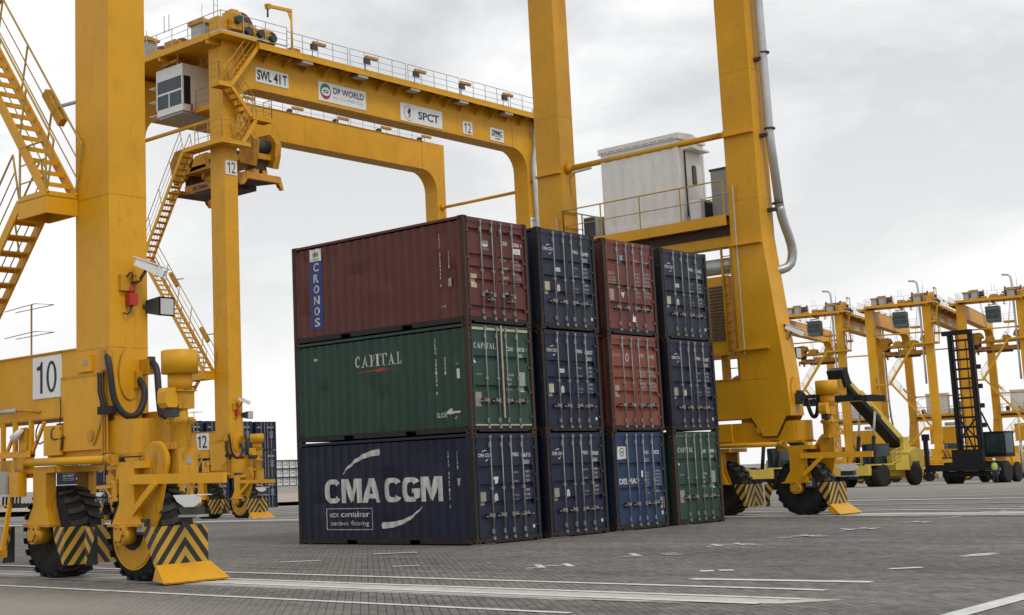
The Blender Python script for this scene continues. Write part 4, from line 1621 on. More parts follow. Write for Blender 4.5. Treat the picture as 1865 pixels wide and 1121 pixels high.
    for k, yy in enumerate((-.02, .06, .14)):
        b = MB()
        b.cyl((-.49, yy - .52, 2.3), (-.49, yy - .52, 3.1), .020, 'yel2', 6)
        b.sweep([(-.50, yy - .52, 3.05), (-.50, yy - .50, 3.2), (-.50, yy - .42, 3.40), (-.49, yy - .40, 3.75)], .018, 'hose', 6)
        o = b.build('cable', par, (x, y, 0)); flip(o, sy)
    b = MB()
    b.box((-.54, -.78, 2.98), (-.44, -.30, 3.12), 'black')
    o = b.build('cable_clamp', par, (x, y, 0)); flip(o, sy)
    for pts_, r_ in (([(-.49, .98, 3.36), (-.52, .90, 3.1), (-.50, .98, 2.9), (-.50, .95, 2.78)], .012),
                     ([(-.49, .85, 2.62), (-.54, 1.2, 2.58), (-.52, 1.24, 2.78), (-.52, 1.12, 2.82)], .014),
                     ([(-.50, .88, 2.66), (-.50, .92, 2.36), (-.50, 1.4, 2.31)], .018)):
        b = MB()
        b.sweep(pts_, r_, 'hose', 6, 1)
        o = b.build('cable', par, (x, y, 0)); flip(o, sy)


def leg_mesh(sy, right):
    """portal leg with curved knee towards the girder; flare=wide foot on the right side"""
    b = MB()
    kx = 1 if not right else -1
    poly = [(-LA, 3.0), (LA, 3.0), (LA, 20.2)]
    for a in range(0, 91, 15):
        poly.append((LA + 1.3 - 1.3 * math.cos(R(a)), 20.3 + 1.3 * math.sin(R(a))))
    poly += [(1.72, 23.5), (-LA, 23.5)]
    if right:
        poly = [(-px_, z) for px_, z in reversed(poly)]
    b.prism(poly, 'y', -LB, LB, 'yel')
    # face plates: the side plates stand a little proud, with weld lines
    for z in ((7.06, 14.1, 19.9) if not right else (9.9, 14.1, 19.9)):
        b.box((-LA - .004, -LB - .004, z), (LA + .004, LB + .004, z + .012), 'yel2')
    b.box((-LA - .004, -LB - .004, 4.2), (LA + .004, LB + .004, 4.215), 'yel2')
    if right:
        # flared foot on the outer end face
        b.prism([(sy * LB, 8.7), (sy * 1.02, 4.2), (sy * 1.08, 3.02), (sy * LB, 3.02)], 'x', -LA + .001, LA - .001, 'yel')
        for z in (12.0, 8.45, 5.12):
            b.box((-LA - .14, -LB, z), (-LA, LB, z + .05), 'yel')
        b.cyl((-LA - .09, LB * .55 * -sy, 5.0), (-LA - .09, LB * .55 * -sy, 10.4), .025, 'railg', 6)
    # oval inspection cover
    pl = ellipse(.0, 3.72, .24, .48, 24)
    yy = sy * (LB + (0 if not right else .50))
    b.prism(pl, 'y', min(yy, yy + sy * .03), max(yy, yy + sy * .03), 'yel')
    b.prism(ellipse(.0, 3.72, .255, .495, 24), 'y', min(yy, yy + sy * .012), max(yy, yy + sy * .012), 'yel2')
    return b.mesh('leg')


def lamp_box(b, c, ax, m='yel2', L=.9):
    v = Vector((1, 0, 0)) if ax == 'x' else Vector((0, 1, 0))
    c = Vector(c)
    b.beam(c - v * L / 2, c + v * L / 2, .16, .13, m)
    b.beam(c - v * L / 2 - Vector((0, 0, .075)), c + v * L / 2 - Vector((0, 0, .075)), .12, .02, 'grey')


def flood(par, x, y, z, dy=-1, big=1.):
    b = MB()
    b.cyl((x, y, z), (x, y, z + .28), .02, 'dgrey', 6)
    k = .16 * big
    b.add([(x - k, y, z + .30), (x + k, y, z + .30), (x + k, y, z + .30 + 2 * k), (x - k, y, z + .30 + 2 * k), (x - k * 1.2, y + dy * .22, z + .22), (x + k * 1.2, y + dy * .22, z + .22), (x + k * 1.2, y + dy * .2, z + .26 + 2 * k), (x - k * 1.2, y + dy * .2, z + .26 + 2 * k)],
          [(0, 1, 2, 3), (7, 6, 5, 4), (0, 4, 5, 1), (1, 5, 6, 2), (2, 6, 7, 3), (3, 7, 4, 0)], 'dgrey')
    return b.build('floodlight', par)


def crane(num, label, loc, group):
    """full crane, origin on the ground under the near left leg"""
    T = thing('gantry_crane', label, 'gantry crane', loc, 0, group)
    S = SP
    for (x, y, sy, r_) in ((0, 0, -1, False), (0, WB, 1, False), (S, 0, -1, True), (S, WB, 1, True)):
        put('leg', leg_mesh(sy, r_), T, (x, y, 0))
        corner(T, x, y, sy, True)
    # sill beams
    for x, r_ in ((0, False), (S, True)):
        b = MB()
        b.box((x - LA, LB, 3.02), (x + LA, WB - LB, 4.24), 'yel')
        b.box((x - LA - .03, LB, 4.24), (x + LA + .03, WB - LB, 4.27), 'yel2')
        b.box((x - LA - .03, LB, 2.99), (x + LA + .03, WB - LB, 3.02), 'yel2')
        o = b.build('sill_beam', T)
        if not r_:
            for yy in (-.02, WB - .45):
                bb = MB()
                bb.box((x - LA - .06, yy, 3.80), (x - LA, yy + .45, 4.10), 'yel')
                bb.box((x - LA - .075, yy + .12, 3.93), (x - LA - .06, yy + .22, 4.02), 'greyink')
                bb.build('junction_box', o)
            bb = MB()
            bb.cyl((x - LA - .22, 3.1, 3.20), (x - LA - .22, 2.25, 3.20), .05, 'railg', 8)
            bb.sweep([(x - LA - .22, 2.25, 3.2), (x - LA - .15, 2.0, 3.19), (x - LA - .02, 1.75, 3.15)], .03, 'yel2', 6, 1)
            bb.build('tube_lamp', o)
            bb = MB()
            bb.cyl((x - .1, 2.6, 4.27), (x - .1, 2.6, 5.35), .018, 'rail', 6)
            for zz in (4.75, 5.3):
                bb.sweep([(x - .1, 3.6, zz), (x - .25, 2.6, zz), (x - .3, 2.15, zz), (x + .1, 2.1, zz), (x + .15, 3.6, zz)], .009, 'rail', 6)
            bb.build('handrail', o)
    # girders
    for y in (0, WB):
        b = MB()
        b.box((1.70, y - LB + .02, 21.62), (S - 1.70, y + LB - .02, 23.46), 'yel')
        b.box((1.6, y - LB - .03, 21.59), (S - 1.6, y + LB + .03, 21.63), 'yel2')
        b.box((1.6, y - LB - .03, 23.46), (S - 1.6, y + LB + .03, 23.50), 'yel2')
        for k in range(1, 8):
            xx = 1.7 + (S - 3.4) * k / 8
            b.box((xx, y - LB + .014, 21.63), (xx + .012, y + LB - .014, 23.46), 'yel2')
        b.cyl((.3, y, 23.58), (S - .3, y, 23.58), .04, 'dgrey', 6)
        o = b.build('girder', T)
        s_ = -1 if y == 0 else 1
        ya, yb = (y - 1.42, y - LB - .03) if s_ < 0 else (y + LB + .03, y + 1.42)
        w_ = platform(T, 1.3 if s_ < 0 else -.4, ya, S + .75, yb, 23.72, (), h=.26, name='walkway')
        hb = MB()
        ye = ya + .03 if s_ < 0 else yb - .03
        x = 3.2 if s_ < 0 else -.3
        while x < S + .3:
            x2 = min(x + 4.4, S + .7)
            handrail(hb, [(x, ye, 23.72), (x2, ye, 23.72)], step=1.1, m='railg')
            x = x2 + .18
        hb.build('handrail', w_)
        for k in range(6):
            xx = 4.6 + k * 3.95
            b = MB()
            lamp_box(b, (xx + .9, ye, 24.55), 'x')
            b.build('tube_lamp', w_)
            f_ = flood(w_, xx + .35, ye + s_ * .05, 23.8, s_)
        b = MB()
        b.prism([(y + s_ * (LB + .03), 23.455), (y + s_ * 1.35, 23.455), (y + s_ * (LB + .03), 23.05)], 'x', 0, .04, 'yel2')
        bm_ = b.mesh('bracket')
        for k in range(16):
            put('bracket', bm_, w_, (2.2 + k * 1.4, 0, 0))
        if s_ < 0:
            for xx in (4.3, 8.4, 12.6, 16.8, 21.0):
                b = MB()
                b.box((xx, ya + .05, 23.33), (xx + .75, ya + .55, 23.455), 'railg')
                b.build('lamp_tray', w_)
    # signs on the outer face of the near girder
    yf = -LB + .015
    rv = (1, 0, 0)
    sign(T, (1.75, yf, 22.02), rv, (0, 0, 1), 2.25, .78, [('SWL', .10, .12, .98, .54, 'ink', .03), ('41', 1.22, .12, .48, .54, 'ink', .03), ('T', 1.86, .12, .28, .54, 'ink', .03)])
    sp = [(.08 + 0, 0)]
    el = ellipse(.52, .56, .40, .44, 28)
    up_h = ellipse(.52, .56, .40, .44, 14, 20, 200)
    lo_h = ellipse(.52, .56, .40, .44, 14, 200, 380)
    def lens(a, c, w_): return [(a[0], a[1]), ((a[0] + c[0]) / 2 - .03, (a[1] + c[1]) / 2 + w_), (c[0], c[1]), ((a[0] + c[0]) / 2 + .03, (a[1] + c[1]) / 2 - w_)]
    sign(T, (6.15, yf, 21.80), rv, (0, 0, 1), 3.60, 1.06, [
        ('POLY', up_h, 'greenink', 0), ('POLY', lo_h, 'redink', 0),
        ('POLY', ellipse(.54, .55, .31, .24, 22), 'sign', .002), ('POLY', lens((.20, .40), (.88, .70), .10), 'sign', .004), ('POLY', ellipse(.54, .55, .20, .10, 18), 'navyink', .006), ('POLY', lens((.36, .47), (.74, .64), .035), 'sign', .008),
        ('DP WORLD', 1.10, .52, 2.32, .36, 'navyink', .02), ('Ho Chi Minh City', 1.10, .17, 2.28, .24, 'greyink', 0)])
    sign(T, (12.52, yf, 21.72), rv, (0, 0, 1), 3.55, 1.06, [
        ('POLY', ellipse(.72, .53, .42, .46, 28), 'redink', 0), ('POLY', ellipse(.73, .53, .395, .435, 28), 'sign', .002),
        ('POLY', [(.56, .56), (.74, .88), (.88, .68), (.70, .40)], 'navyink', .004), ('POLY', [(.62, .34), (.84, .58), (.88, .42), (.70, .16)], 'greyink', .006),
        ('SPCT', 1.48, .28, 1.78, .48, 'navyink', .03)])
    number_plate(T, (17.92, yf, 21.78), rv, .86, .78, num)
    sign(T, (20.45, yf, 21.76), rv, (0, 0, 1), 1.30, .80, [('ZPMC', .12, .36, 1.02, .30, 'ink', .05), ('POLY', [(.12, .29), (1.18, .29), (1.18, .33), (.12, .33)], 'ink', 0), ('2008', .44, .10, .50, .12, 'ink', .02)])
    number_plate(T, (-.36, -LB, 16.90), rv, .72, .72, num)
    # plate on the sill, read from outside (right is -y)
    number_plate(T, (-LA, 1.99, 3.40), (0, -1, 0), .97, .80, num)
    number_plate(T, (S + .0 - .36, -LB, 16.6), rv, .72, .75, num)
    # struts
    for (x, z) in ((0, 20.0), (S - .05, 12.2), (S, 19.2)):
        b = MB()
        b.cyl((x, LB + .25, z), (x, WB - LB - .25, z), .10, 'yel', 10)
        b.cyl((x, LB, z), (x, LB + .26, z), .22, 'yel', 8, r2=.10)
        b.cyl((x, WB - LB - .26, z), (x, WB - LB, z), .10, 'yel', 8, r2=.22)
        b.build('strut', T)
    # ---------------- access stairs on the left side
    xs = -.78
    platform(T, -1.12, .46, -.43, 1.42, 7.12, [(-1.1, .5, 7.12), (-1.1, 1.4, 7.12)], h=.34)
    platform(T, -1.12, WB - 2.5, -.43, WB - .3, 13.2, [(-1.1, WB - 2.2, 13.2), (-1.1, WB - .35, 13.2), (-.45, WB - .35, 13.2)])
    platform(T, -1.12, -1.22, -.43, 1.85, 18.45, [(-1.1, .9, 18.45), (-1.1, -1.2, 18.45)])
    b = MB()
    b.box((-.43, -1.22, 18.31), (.75, -LB - .005, 18.45), 'yel')
    o = b.build('landing', T)
    hb = MB(); handrail(hb, [(-1.1, -1.2, 18.45), (.7, -1.2, 18.45)]); hb.build('handrail', o)
    stair(T, (xs, 5.3, 3.0), (xs, 1.42, 7.1), .62, 'y')
    stair(T, (xs, .50, 7.12), (xs, 5.25, 13.2), .62, 'y')
    for (ya_, za_) in ((1.2, 9.05), (3.6, 12.1)):
        b = MB()
        b.beam((-.46, ya_ - .28, za_ - .36), (-.46, ya_ + .28, za_ + .36), .14, .18, 'yel2')
        b.beam((-.46, ya_, za_), (-.40, ya_ - .7, za_ - .02), .06, .05, 'grey')
        b.build('tube_lamp', T)
    stair(T, (xs, 5.5, 13.2), (xs, 1.85, 18.45), .62, 'y')
    stair(T, (.25, -.9, 18.45), (1.25, -.9, 19.9), .60, 'x')
    platform(T, .9, -1.25, 2.2, -.56, 19.9, [(.9, -1.22, 19.9), (2.18, -1.22, 19.9), (2.18, -.6, 19.9)])
    stair(T, (.85, -.95, 19.9), (-.45, -.95, 21.3), .55, 'x')
    platform(T, -1.25, -1.28, -.45, -.56, 21.3, [(-.5, -1.25, 21.3), (-1.23, -1.25, 21.3), (-1.23, -.6, 21.3)])
    stair(T, (-.45, -.95, 21.3), (1.45, -.95, 23.7), .60, 'x')
    # lower access platform and boarding ladder behind the left front corner
    p_ = platform(T, -1.2, 4.2, -.5, 6.1, 2.95, [(-1.18, 4.25, 2.95), (-1.18, 6.05, 2.95)])
    b = MB()
    for yy in (2.32, 2.86):
        b.beam((-.62, yy, 2.05), (-.86, yy + .10, .45), .06, .08, 'yel')
    for k in range(6):
        t_ = k / 5
        b.beam((-.63 - .22 * t_, 2.32 + .09 * t_, 1.95 - 1.4 * t_), (-.63 - .22 * t_, 2.86 + .09 * t_, 1.95 - 1.4 * t_), .035, .03, 'yel2')
    b.box((-.96, 2.34, .42), (-.78, 3.0, .56), 'yel2')
    b.build('ladder', T)
    b = MB()
    for yy in (1.98, 2.55, 3.0):
        b.box((-.50, yy, 1.9), (-.42, yy + .08, 3.0), 'yel')
    b.box((-.52, 1.98, 2.30), (-.40, 3.8, 2.42), 'yel')
    b.box((-.56, 2.1, 1.90), (-.36, 3.8, 2.26), 'yel2')
    b.box((-.54, 2.10, 2.42), (-.38, 2.34, 2.86), 'yel2')
    b.beam((-.46, 2.0, 2.36), (-.46, 1.55, 2.95), .05, .06, 'yel')
    b.beam((-.46, 2.9, 2.42), (-.46, 2.55, 2.85), .05, .06, 'yel')
    b.build('equipment_frame', T)
    b = MB()
    b.box((-.74, 2.02, 1.55), (-.56, 2.36, 2.02), 'yel')
    b.box((-.75, 2.10, 1.86), (-.74, 2.18, 1.92), 'cream')
    b.build('junction_box', T)
    b = MB()
    b.box((-.80, 2.42, 1.60), (-.58, 2.80, 2.04), 'grey')
    b.build('control_box', T)
    for k in range(6):
        b = MB()
        yy = 2.05 + k * .12
        b.sweep([(-.68, yy, 1.56), (-.70, yy, 1.42), (-.66, yy - .06, 1.34), (-.55, yy - .2, 1.42)], .02, 'hose', 6, 1)
        b.build('cable', T)
    b = MB()
    b.sweep([(-.45, 1.72, 2.98), (-.48, 1.86, 2.75), (-.48, 1.76, 2.5), (-.45, 1.50, 2.62)], .014, 'hose', 6, 2)
    b.build('cable', T)
    b = MB()
    b.cyl((-.60, 2.12, 2.84), (-.66, 2.34, 2.66), .045, 'white', 12, r2=.085)
    b.cyl((-.66, 2.34, 2.66), (-.662, 2.348, 2.655), .07, 'grey', 12)
    b.cyl((-.5, 2.12, 2.86), (-.60, 2.12, 2.84), .022, 'yel2', 6)
    b.build('work_lamp', T)
    # camera, beacon and floodlight on the two front legs
    for x, yy in ((0, -LB), (S, -LB - .12)):
        b = MB()
        b.box((x - .02, yy - .30, 5.42), (x + .10, yy, 5.50), 'yel2')
        b.box((x - .22, yy - .08, 5.25), (x + .12, yy - .0, 5.55), 'yel2')
        b.sweep([(x - .1, yy - .06, 5.50), (x - .05, yy - .2, 5.62), (x + .0, yy - .12, 5.34), (x + .1, yy - .3, 5.44)], .015, 'hose', 6, 2)
        c = b.build('security_camera', T)
        b = MB()
        b.beam((x + .02, yy - .22, 5.78), (x + .36, yy - .62, 5.52), .15, .15, 'white')
        b.beam((x + .0, yy - .20, 5.87), (x + .42, yy - .68, 5.61), .19, .02, 'white')
        b.cyl((x + .05, yy - .30, 5.45), (x + .14, yy - .36, 5.62), .03, 'dgrey', 8)
        b.build('camera_housing', c)
        b = MB()
        b.box((x - .08, yy - .16, 4.98), (x + .10, yy - .01, 5.20), 'redb')
        b.cyl((x + .01, yy - .09, 5.20), (x + .01, yy - .09, 5.33), .05, 'redb', 10)
        b.sweep([(x + .0, yy - .1, 4.98), (x - .08, yy - .12, 4.80), (x - .14, yy - .03, 4.84)], .015, 'hose', 6, 1)
        b.build('warning_beacon', T)
        b = MB()
        x1_ = x + LA
        b.add([(x1_ - .05, yy - .02, 4.86), (x1_ - .05, yy - .02, 5.10), (x1_ + .08, yy - .26, 4.80), (x1_ + .08, yy - .26, 5.16),
               (x1_ + .30, yy - .02, 4.86), (x1_ + .30, yy - .02, 5.10), (x1_ + .44, yy - .26, 4.80), (x1_ + .44, yy - .26, 5.16)],
              [(0, 1, 5, 4), (0, 2, 3, 1), (4, 5, 7, 6), (1, 3, 7, 5), (0, 4, 6, 2)], 'dgrey')
        b.add([(x1_ + .11, yy - .265, 4.83), (x1_ + .11, yy - .265, 5.13), (x1_ + .41, yy - .265, 5.13), (x1_ + .41, yy - .265, 4.83)], [(0, 3, 2, 1)], 'duct')
        b.box((x1_ - .1, yy - .03, 4.94), (x1_ - .03, yy + .03, 5.02), 'dgrey')
        b.build('floodlight', T)
    # ---------------- right side: electrical house platform
    x0, x1 = S - .56, S + 1.75
    b = MB()
    b.box((x0, .62, 9.16), (x0 + .09, WB - .45, 9.50), 'yel')
    b.box((x1 - .09, .62, 9.16), (x1, WB - .45, 9.50), 'yel')
    b.box((x0 + .09, .62, 9.44), (x1 - .09, WB - .45, 9.49), 'dgrey')
    for k in range(7):
        yy = .75 + k * .95
        b.box((x0 + .09, yy, 9.22), (x1 - .09, yy + .09, 9.44), 'yel2')
    b.box((S - .25, LB, 8.52), (S + .25, WB - LB, 8.86), 'yel')
    b.box((S - .3, LB, 8.86), (S + .3, WB - LB, 9.16), 'rust')
    o = b.build('platform', T)
    hb = MB()
    for y_a, y_b in ((.66, 7.0),):
        handrail(hb, [(x0 + .04, y_a, 9.5), (x0 + .04, y_b, 9.5)], 1.12, 1.45, .024, 'rail', 1, False)
    handrail(hb, [(x1 - .04, .66, 9.5), (x1 - .04, 7.0, 9.5), (x0 + .04, 7.0, 9.5)], 1.12, 1.45, .024, 'rail', 1, False)
    hb.build('handrail', o)
    ex0, ex1, ey0, ey1 = S - .12, S + 1.5, 2.45, 5.55
    b = MB()
    vs = []
    nn_ = 14
    for i in range(nn_ + 1):                       # ribbed wall facing the lane
        y = ey0 + .12 + (ey1 - ey0 - .24) * i / nn_
        d = .018 if i % 2 else 0
        vs += [(ex0 + d + .012, y, 9.72), (ex0 + d + .012, y, 12.26)]
    b.add(vs, [(2 * i, 2 * i + 1, 2 * i + 3, 2 * i + 2) for i in range(nn_)], 'ehw')
    b.box((ex0, ey0, 9.52), (ex1, ey1, 9.72), 'ehw')
    b.box((ex0, ey0, 12.26), (ex1, ey1, 12.40), 'ehw')
    for xx in (ex0, ex1 - .1):
        for yy in (ey0, ey1 - .12):
            b.box((xx, yy, 9.72), (xx + .1, yy + .12, 12.26), 'ehw')
    b.box((ex0 + .1, ey0 + .03, 9.72), (ex1 - .1, ey0 + .06, 12.26), 'ehw')
    b.box((ex0 + .1, ey1 - .06, 9.72), (ex1 - .1, ey1 - .03, 12.26), 'ehw')
    b.box((ex1 - .05, ey0 + .12, 9.72), (ex1 - .02, ey1 - .12, 12.26), 'ehw')
    eh = b.build('electrical_house', T)
    b = MB()
    b.prism([(ex0 - .05, 12.40), (ex1 + .06, 12.40), (ex1 + .06, 12.46), ((ex0 + ex1) / 2, 12.66), (ex0 - .05, 12.60)], 'y', ey0 - .08, ey1 + .08, 'ehw')
    for k in range(9):
        yy = ey0 + .1 + k * .34
        b.box((ex0 - .056, yy, 12.44), (ex0 - .05, yy + .26, 12.455), 'dgrey')
    b.build('roof', eh)
    b = MB()
    b.box((ex0 + .42, ey0 - .015, 9.85), (ex1 - .25, ey0 + .03, 12.05), 'ehw')
    b.box((ex0 + .40, ey0 - .02, 9.83), (ex0 + .43, ey0 + .03, 12.07), 'dgrey')
    b.box((ex0 + .42, ey0 - .35, 12.06), (ex1 - .18, ey0 + .0, 12.12), 'ehw')
    dr = b.build('door', eh)
    b = MB()
    b.prism([(ex0 + .78, 10.98), (ex0 + .83, 10.92), (ex0 + .99, 10.92), (ex0 + 1.04, 10.98), (ex0 + 1.04, 11.54), (ex0 + .99, 11.60), (ex0 + .83, 11.60), (ex0 + .78, 11.54)], 'y', ey0 - .035, ey0 - .016, 'dgrey')
    b.prism([(ex0 + .81, 11.0), (ex0 + 1.01, 11.0), (ex0 + 1.01, 11.52), (ex0 + .81, 11.52)], 'y', ey0 - .042, ey0 - .036, 'glassd')
    b.build('window', eh)
    for (yy, xx, w, dd) in ((2.0, S + .0, 1.05, .4), (6.05, S - .3, .75, .5)):
        b = MB()
        b.box((xx, yy - dd / 2, 9.56), (xx + w, yy + dd / 2, 10.28), 'white' if yy < 3 else 'grey')
        if yy < 3:
            b.box((xx + .24, yy - dd / 2 - .012, 9.64), (xx + w - .10, yy - dd / 2, 10.20), 'dgrey')
            b.box((xx - .012, yy - dd / 2 + .05, 9.62), (xx, yy + dd / 2 - .05, 10.22), 'white')
        else:
            b.box((xx - .012, yy - dd / 2 + .02, 9.60), (xx, yy + dd / 2 - .03, 10.24), 'dgrey')
        b.build('air_conditioner', T)
    b = MB()
    b.box((S + .45, .72, 9.62), (S + 1.45, 1.62, 11.2), 'grey')
    b.box((S + .42, .68, 11.2), (S + 1.48, 1.66, 11.27), 'dgrey')
    for zz in (9.66, 10.4):
        b.box((S + .43, .76, zz), (S + .45, 1.58, zz + .03), 'railg')
    b.build('resistor_cabinet', T)
    # engine enclosure with louvres
    b = MB()
    b.box((S - .15, .9, 5.15), (S + 1.35, 5.4, 7.6), 'yel')
    b.box((S - .25, .8, 5.05), (S + 1.4, 5.5, 5.15), 'yel2')
    for yy in (1.2, 4.6):
        b.box((S - .1, yy, 4.27), (S + .1, yy + .18, 5.05), 'yel2')
    en = b.build('engine_enclosure', T)
    for k in range(17):
        b = MB()
        zz = 5.55 + k * .105
        b.prism([(S - .16, zz), (S - .20, zz), (S - .16, zz + .06)], 'y', 1.06, 1.62, 'dgrey')
        b.build('louvre', en)
    b = MB()
    b.box((S - .22, .66, 4.3), (S - .16, .74, 9.1), 'yel2')
    for k in range(14):
        b.box((S - .21, .75, 4.6 + k * .3), (S - .19, 1.02, 4.63 + k * .3), 'yel2')
    b.box((S - .22, 1.02, 4.3), (S - .16, 1.08, 9.1), 'yel2')
    b.build('ladder', T)
    # exhaust duct
    b = MB()
    px_ = S + .30
    b.sweep([(px_, -.78, 24.3), (px_ - .1, -.78, 22.4), (px_ - .1, -.80, 22.0), (px_ - .35, -.80, 21.0), (px_ - .40, -.80, 20.2), (px_ - .25, -.80, 17.0), (px_ - .18, -.80, 12), (px_ + .0, -.86, 9.6)], .14, 'duct', 14)
    b.sweep([(px_ + .0, -.86, 9.62), (px_ + .10, -.88, 9.2), (px_ + .45, -.92, 8.5), (px_ + .55, -.9, 8.1), (px_ + .45, -.82, 7.75), (px_ + .1, -.60, 7.6), (px_ - .1, -.3, 7.6)], .145, 'galv', 14, 1)
    for zz in (9.7, 12.1, 14.6, 19.8):
        xx = px_ - .18 + (0 if zz > 12 else .14)
        b.cyl((xx, -.82, zz), (xx, -.82, zz + .05), .18, 'dgrey', 14)
        b.box((xx - .2, -.80, zz - .22), (xx, -.52, zz - .12), 'dgrey')
    b.build('exhaust_duct', T)
    b = MB()
    b.cyl((S + .12, LB, 7.95), (S + .12, 3.2, 7.95), .26, 'duct', 18)
    b.build('silencer', T)
    b = MB()
    b.sweep([(S - .5, 6.6, 11.1), (S - .6, 6.6, 11.7), (S - .75, 6.2, 11.85)], .02, 'yel2', 6, 1)
    b.beam((S - .75, 6.3, 11.85), (S - .75, 5.55, 11.88), .12, .07, 'railg')
    b.build('tube_lamp', T)
    # ---------------- trolley with machinery, cab and spreader
    tz = 23.95
    b = MB()
    b.box((-1.15, -.35, tz - .12), (3.4, 8.0, tz), 'yel')
    for yy in (-.30, 3.6, 7.8):
        b.box((-1.15, yy, tz - .42), (3.4, yy + .16, tz - .12), 'yel')
    b.box((-1.18, -.38, tz - .22), (-1.10, 8.0, tz + .10), 'yel')
    b.box((-1.1, -1.35, tz - .14), (1.2, -.35, tz), 'yel')
    tr = b.build('trolley', T)
    hb = MB()
    handrail(hb, [(-1.1, 7.9, tz), (-1.1, -1.3, tz)], m='railg')
    handrail(hb, [(-1.1, -1.3, tz), (3.3, -1.3, tz)], m='railg')
    handrail(hb, [(-1.1, 7.9, tz), (3.35, 7.9, tz)], m='railg')
    hb.cyl((-1.08, 2.9, tz + 1.0), (-1.08, 2.9, tz + 1.9), .025, 'railg', 6)
    hb.cyl((-1.08, 3.3, tz + 1.0), (-1.08, 3.3, tz + 1.9), .025, 'railg', 6)
    hb.build('handrail', tr)
    b = MB()
    b.lathe([(-1.1, .50), (-1.05, .80), (-.95, .80), (-.94, .56), (.94, .56), (.95, .80), (1.05, .80), (1.1, .5)], (1.25, .9, tz + .95), 'y', 'drum', 26)
    b.cyl((1.25, -.55, tz + .95), (1.25, 2.35, tz + .95), .12, 'dgrey', 10)
    b.build('hoist_drum', tr)
    b = MB()
    b.lathe([(-1.0, .40), (-.95, .66), (-.9, .66), (-.89, .46), (.89, .46), (.9, .66), (.95, .66), (1.0, .4)], (1.25, 5.6, tz + .9), 'y', 'drum', 24)
    b.build('hoist_drum', tr)
    for (a, c, m_) in (((.5, -1.1, tz), (1.0, -.5, tz + .75), 'yel2'), ((2.0, -.9, tz + .2), (2.9, -.4, tz + .75), 'yel2'), ((1.9, .6, tz + .15), (2.9, 1.3, tz + .85), 'yel'), ((-.2, 1.8, tz), (.5, 2.5, tz + .5), 'yel2'), ((-.3, -1.2, tz + .3), (.35, -.45, tz + 1.25), 'yel'), ((1.15, -1.2, tz + .15), (1.8, -.5, tz + .55), 'yel'), ((2.0, -1.2, tz), (2.6, -.95, tz + .5), 'yel2'), ((.2, 3.0, tz), (1.4, 3.8, tz + .6), 'yel'), ((2.3, 3.0, tz), (3.1, 4.2, tz + .7), 'yel')):
        b = MB(); b.box(a, c, m_)
        b.box((a[0] + .1, a[1] + .1, c[2]), (c[0] - .1, c[1] - .1, c[2] + .12), m_)
        b.cyl(((a[0] + c[0]) / 2, a[1] - .25, (a[2] + c[2]) / 2), ((a[0] + c[0]) / 2, a[1], (a[2] + c[2]) / 2), .2, 'dgrey', 12)
        b.build('gearbox', tr)
    for (x, y) in ((2.5, -.1), (2.2, 2.2), (2.6, 5.0)):
        b = MB()
        b.cyl((x, y, tz + .38), (x, y + .9, tz + .38), .27, 'yel2', 16)
        b.cyl((x, y - .18, tz + .38), (x, y, tz + .38), .29, 'dgrey', 16)
        b.box((x - .25, y, tz), (x + .25, y + .9, tz + .15), 'yel2')
        b.build('motor', tr)
    for (x, y, w, d_, h) in ((-.8, 5.2, .7, .8, 1.15), (-.8, 6.3, .6, .7, .95), (-.75, .55, .85, .95, .95)):
        b = MB(); b.box((x, y, tz), (x + w, y + d_, tz + h), 'grey')
        b.prism([(x - .1, tz + h), (x + w + .1, tz + h + .0), (x + w + .1, tz + h + .12), (x - .1, tz + h + .22)], 'y', y - .12, y + d_ + .12, 'yel2')
        b.box((x - .012, y + .08, tz + .1), (x, y + d_ - .08, tz + h - .1), 'railg')
        b.build('control_cabinet', tr)
    for (x, y, w, d_, h, m_) in ((-.95, 2.6, .5, .9, .55, 'yel2'), (-.9, 4.0, .4, .7, .35, 'yel'), (-.95, -.9, .6, .7, .9, 'yel'), (-1.0, 4.8, .3, .3, .2, 'cyanink')):
        b = MB(); b.box((x, y, tz), (x + w, y + d_, tz + h), m_)
        b.build('equipment_box', tr)
    b = MB()
    b.cyl((-.3, .2, tz), (-.3, .2, tz + 2.2), .025, 'railg', 6)
    b.cyl((-.3, .2, tz + 2.2), (-.3, .2, tz + 3.3), .012, 'railg', 6)
    b.cyl((-.05, .2, tz), (-.05, .2, tz + 2.4), .02, 'railg', 6)
    b.cyl((-.3, .2, tz + 1.9), (-.05, .2, tz + 1.9), .015, 'railg', 5)
    b.cyl((-.75, .6, tz + 1.0), (-.75, .6, tz + 1.9), .015, 'railg', 5)
    b.cyl((-.95, 5.0, tz), (-.95, 5.0, tz + 1.6), .02, 'railg', 5)
    b.build('antenna_mast', tr)
    # machinery frame on the girder head
    b = MB()
    b.prism([(-.42, 23.5), (1.6, 23.5), (1.6, 24.0), (1.0, 24.4), (.2, 24.3), (-.42, 24.8)], 'y', -.53, -.46, 'yel')
    b.beam((1.5, -.5, 24.0), (2.8, -.5, 24.25), .12, .3, 'yel')
    b.beam((.3, -.5, 24.4), (1.6, -.5, 24.9), .1, .14, 'yel')
    b.box((-.40, -.46, 23.51), (-.1, .3, 24.9), 'yel2')
    b.build('bearing_frame', tr)
    # service jib
    b = MB()
    b.box((3.85, -1.0, 23.72), (4.5, -.45, 24.15), 'yel2')
    b.cyl((4.15, -.75, 23.8), (4.15, -.75, 26.3), .06, 'yel', 10)
    b.beam((4.15, -.75, 26.25), (2.45, -.75, 26.15), .12, .16, 'yel')
    b.beam((2.65, -.75, 26.15), (2.40, -.75, 26.10), .22, .26, 'yel2')
    b.cyl((2.5, -.75, 25.95), (2.5, -.75, 25.55), .05, 'dgrey', 8)
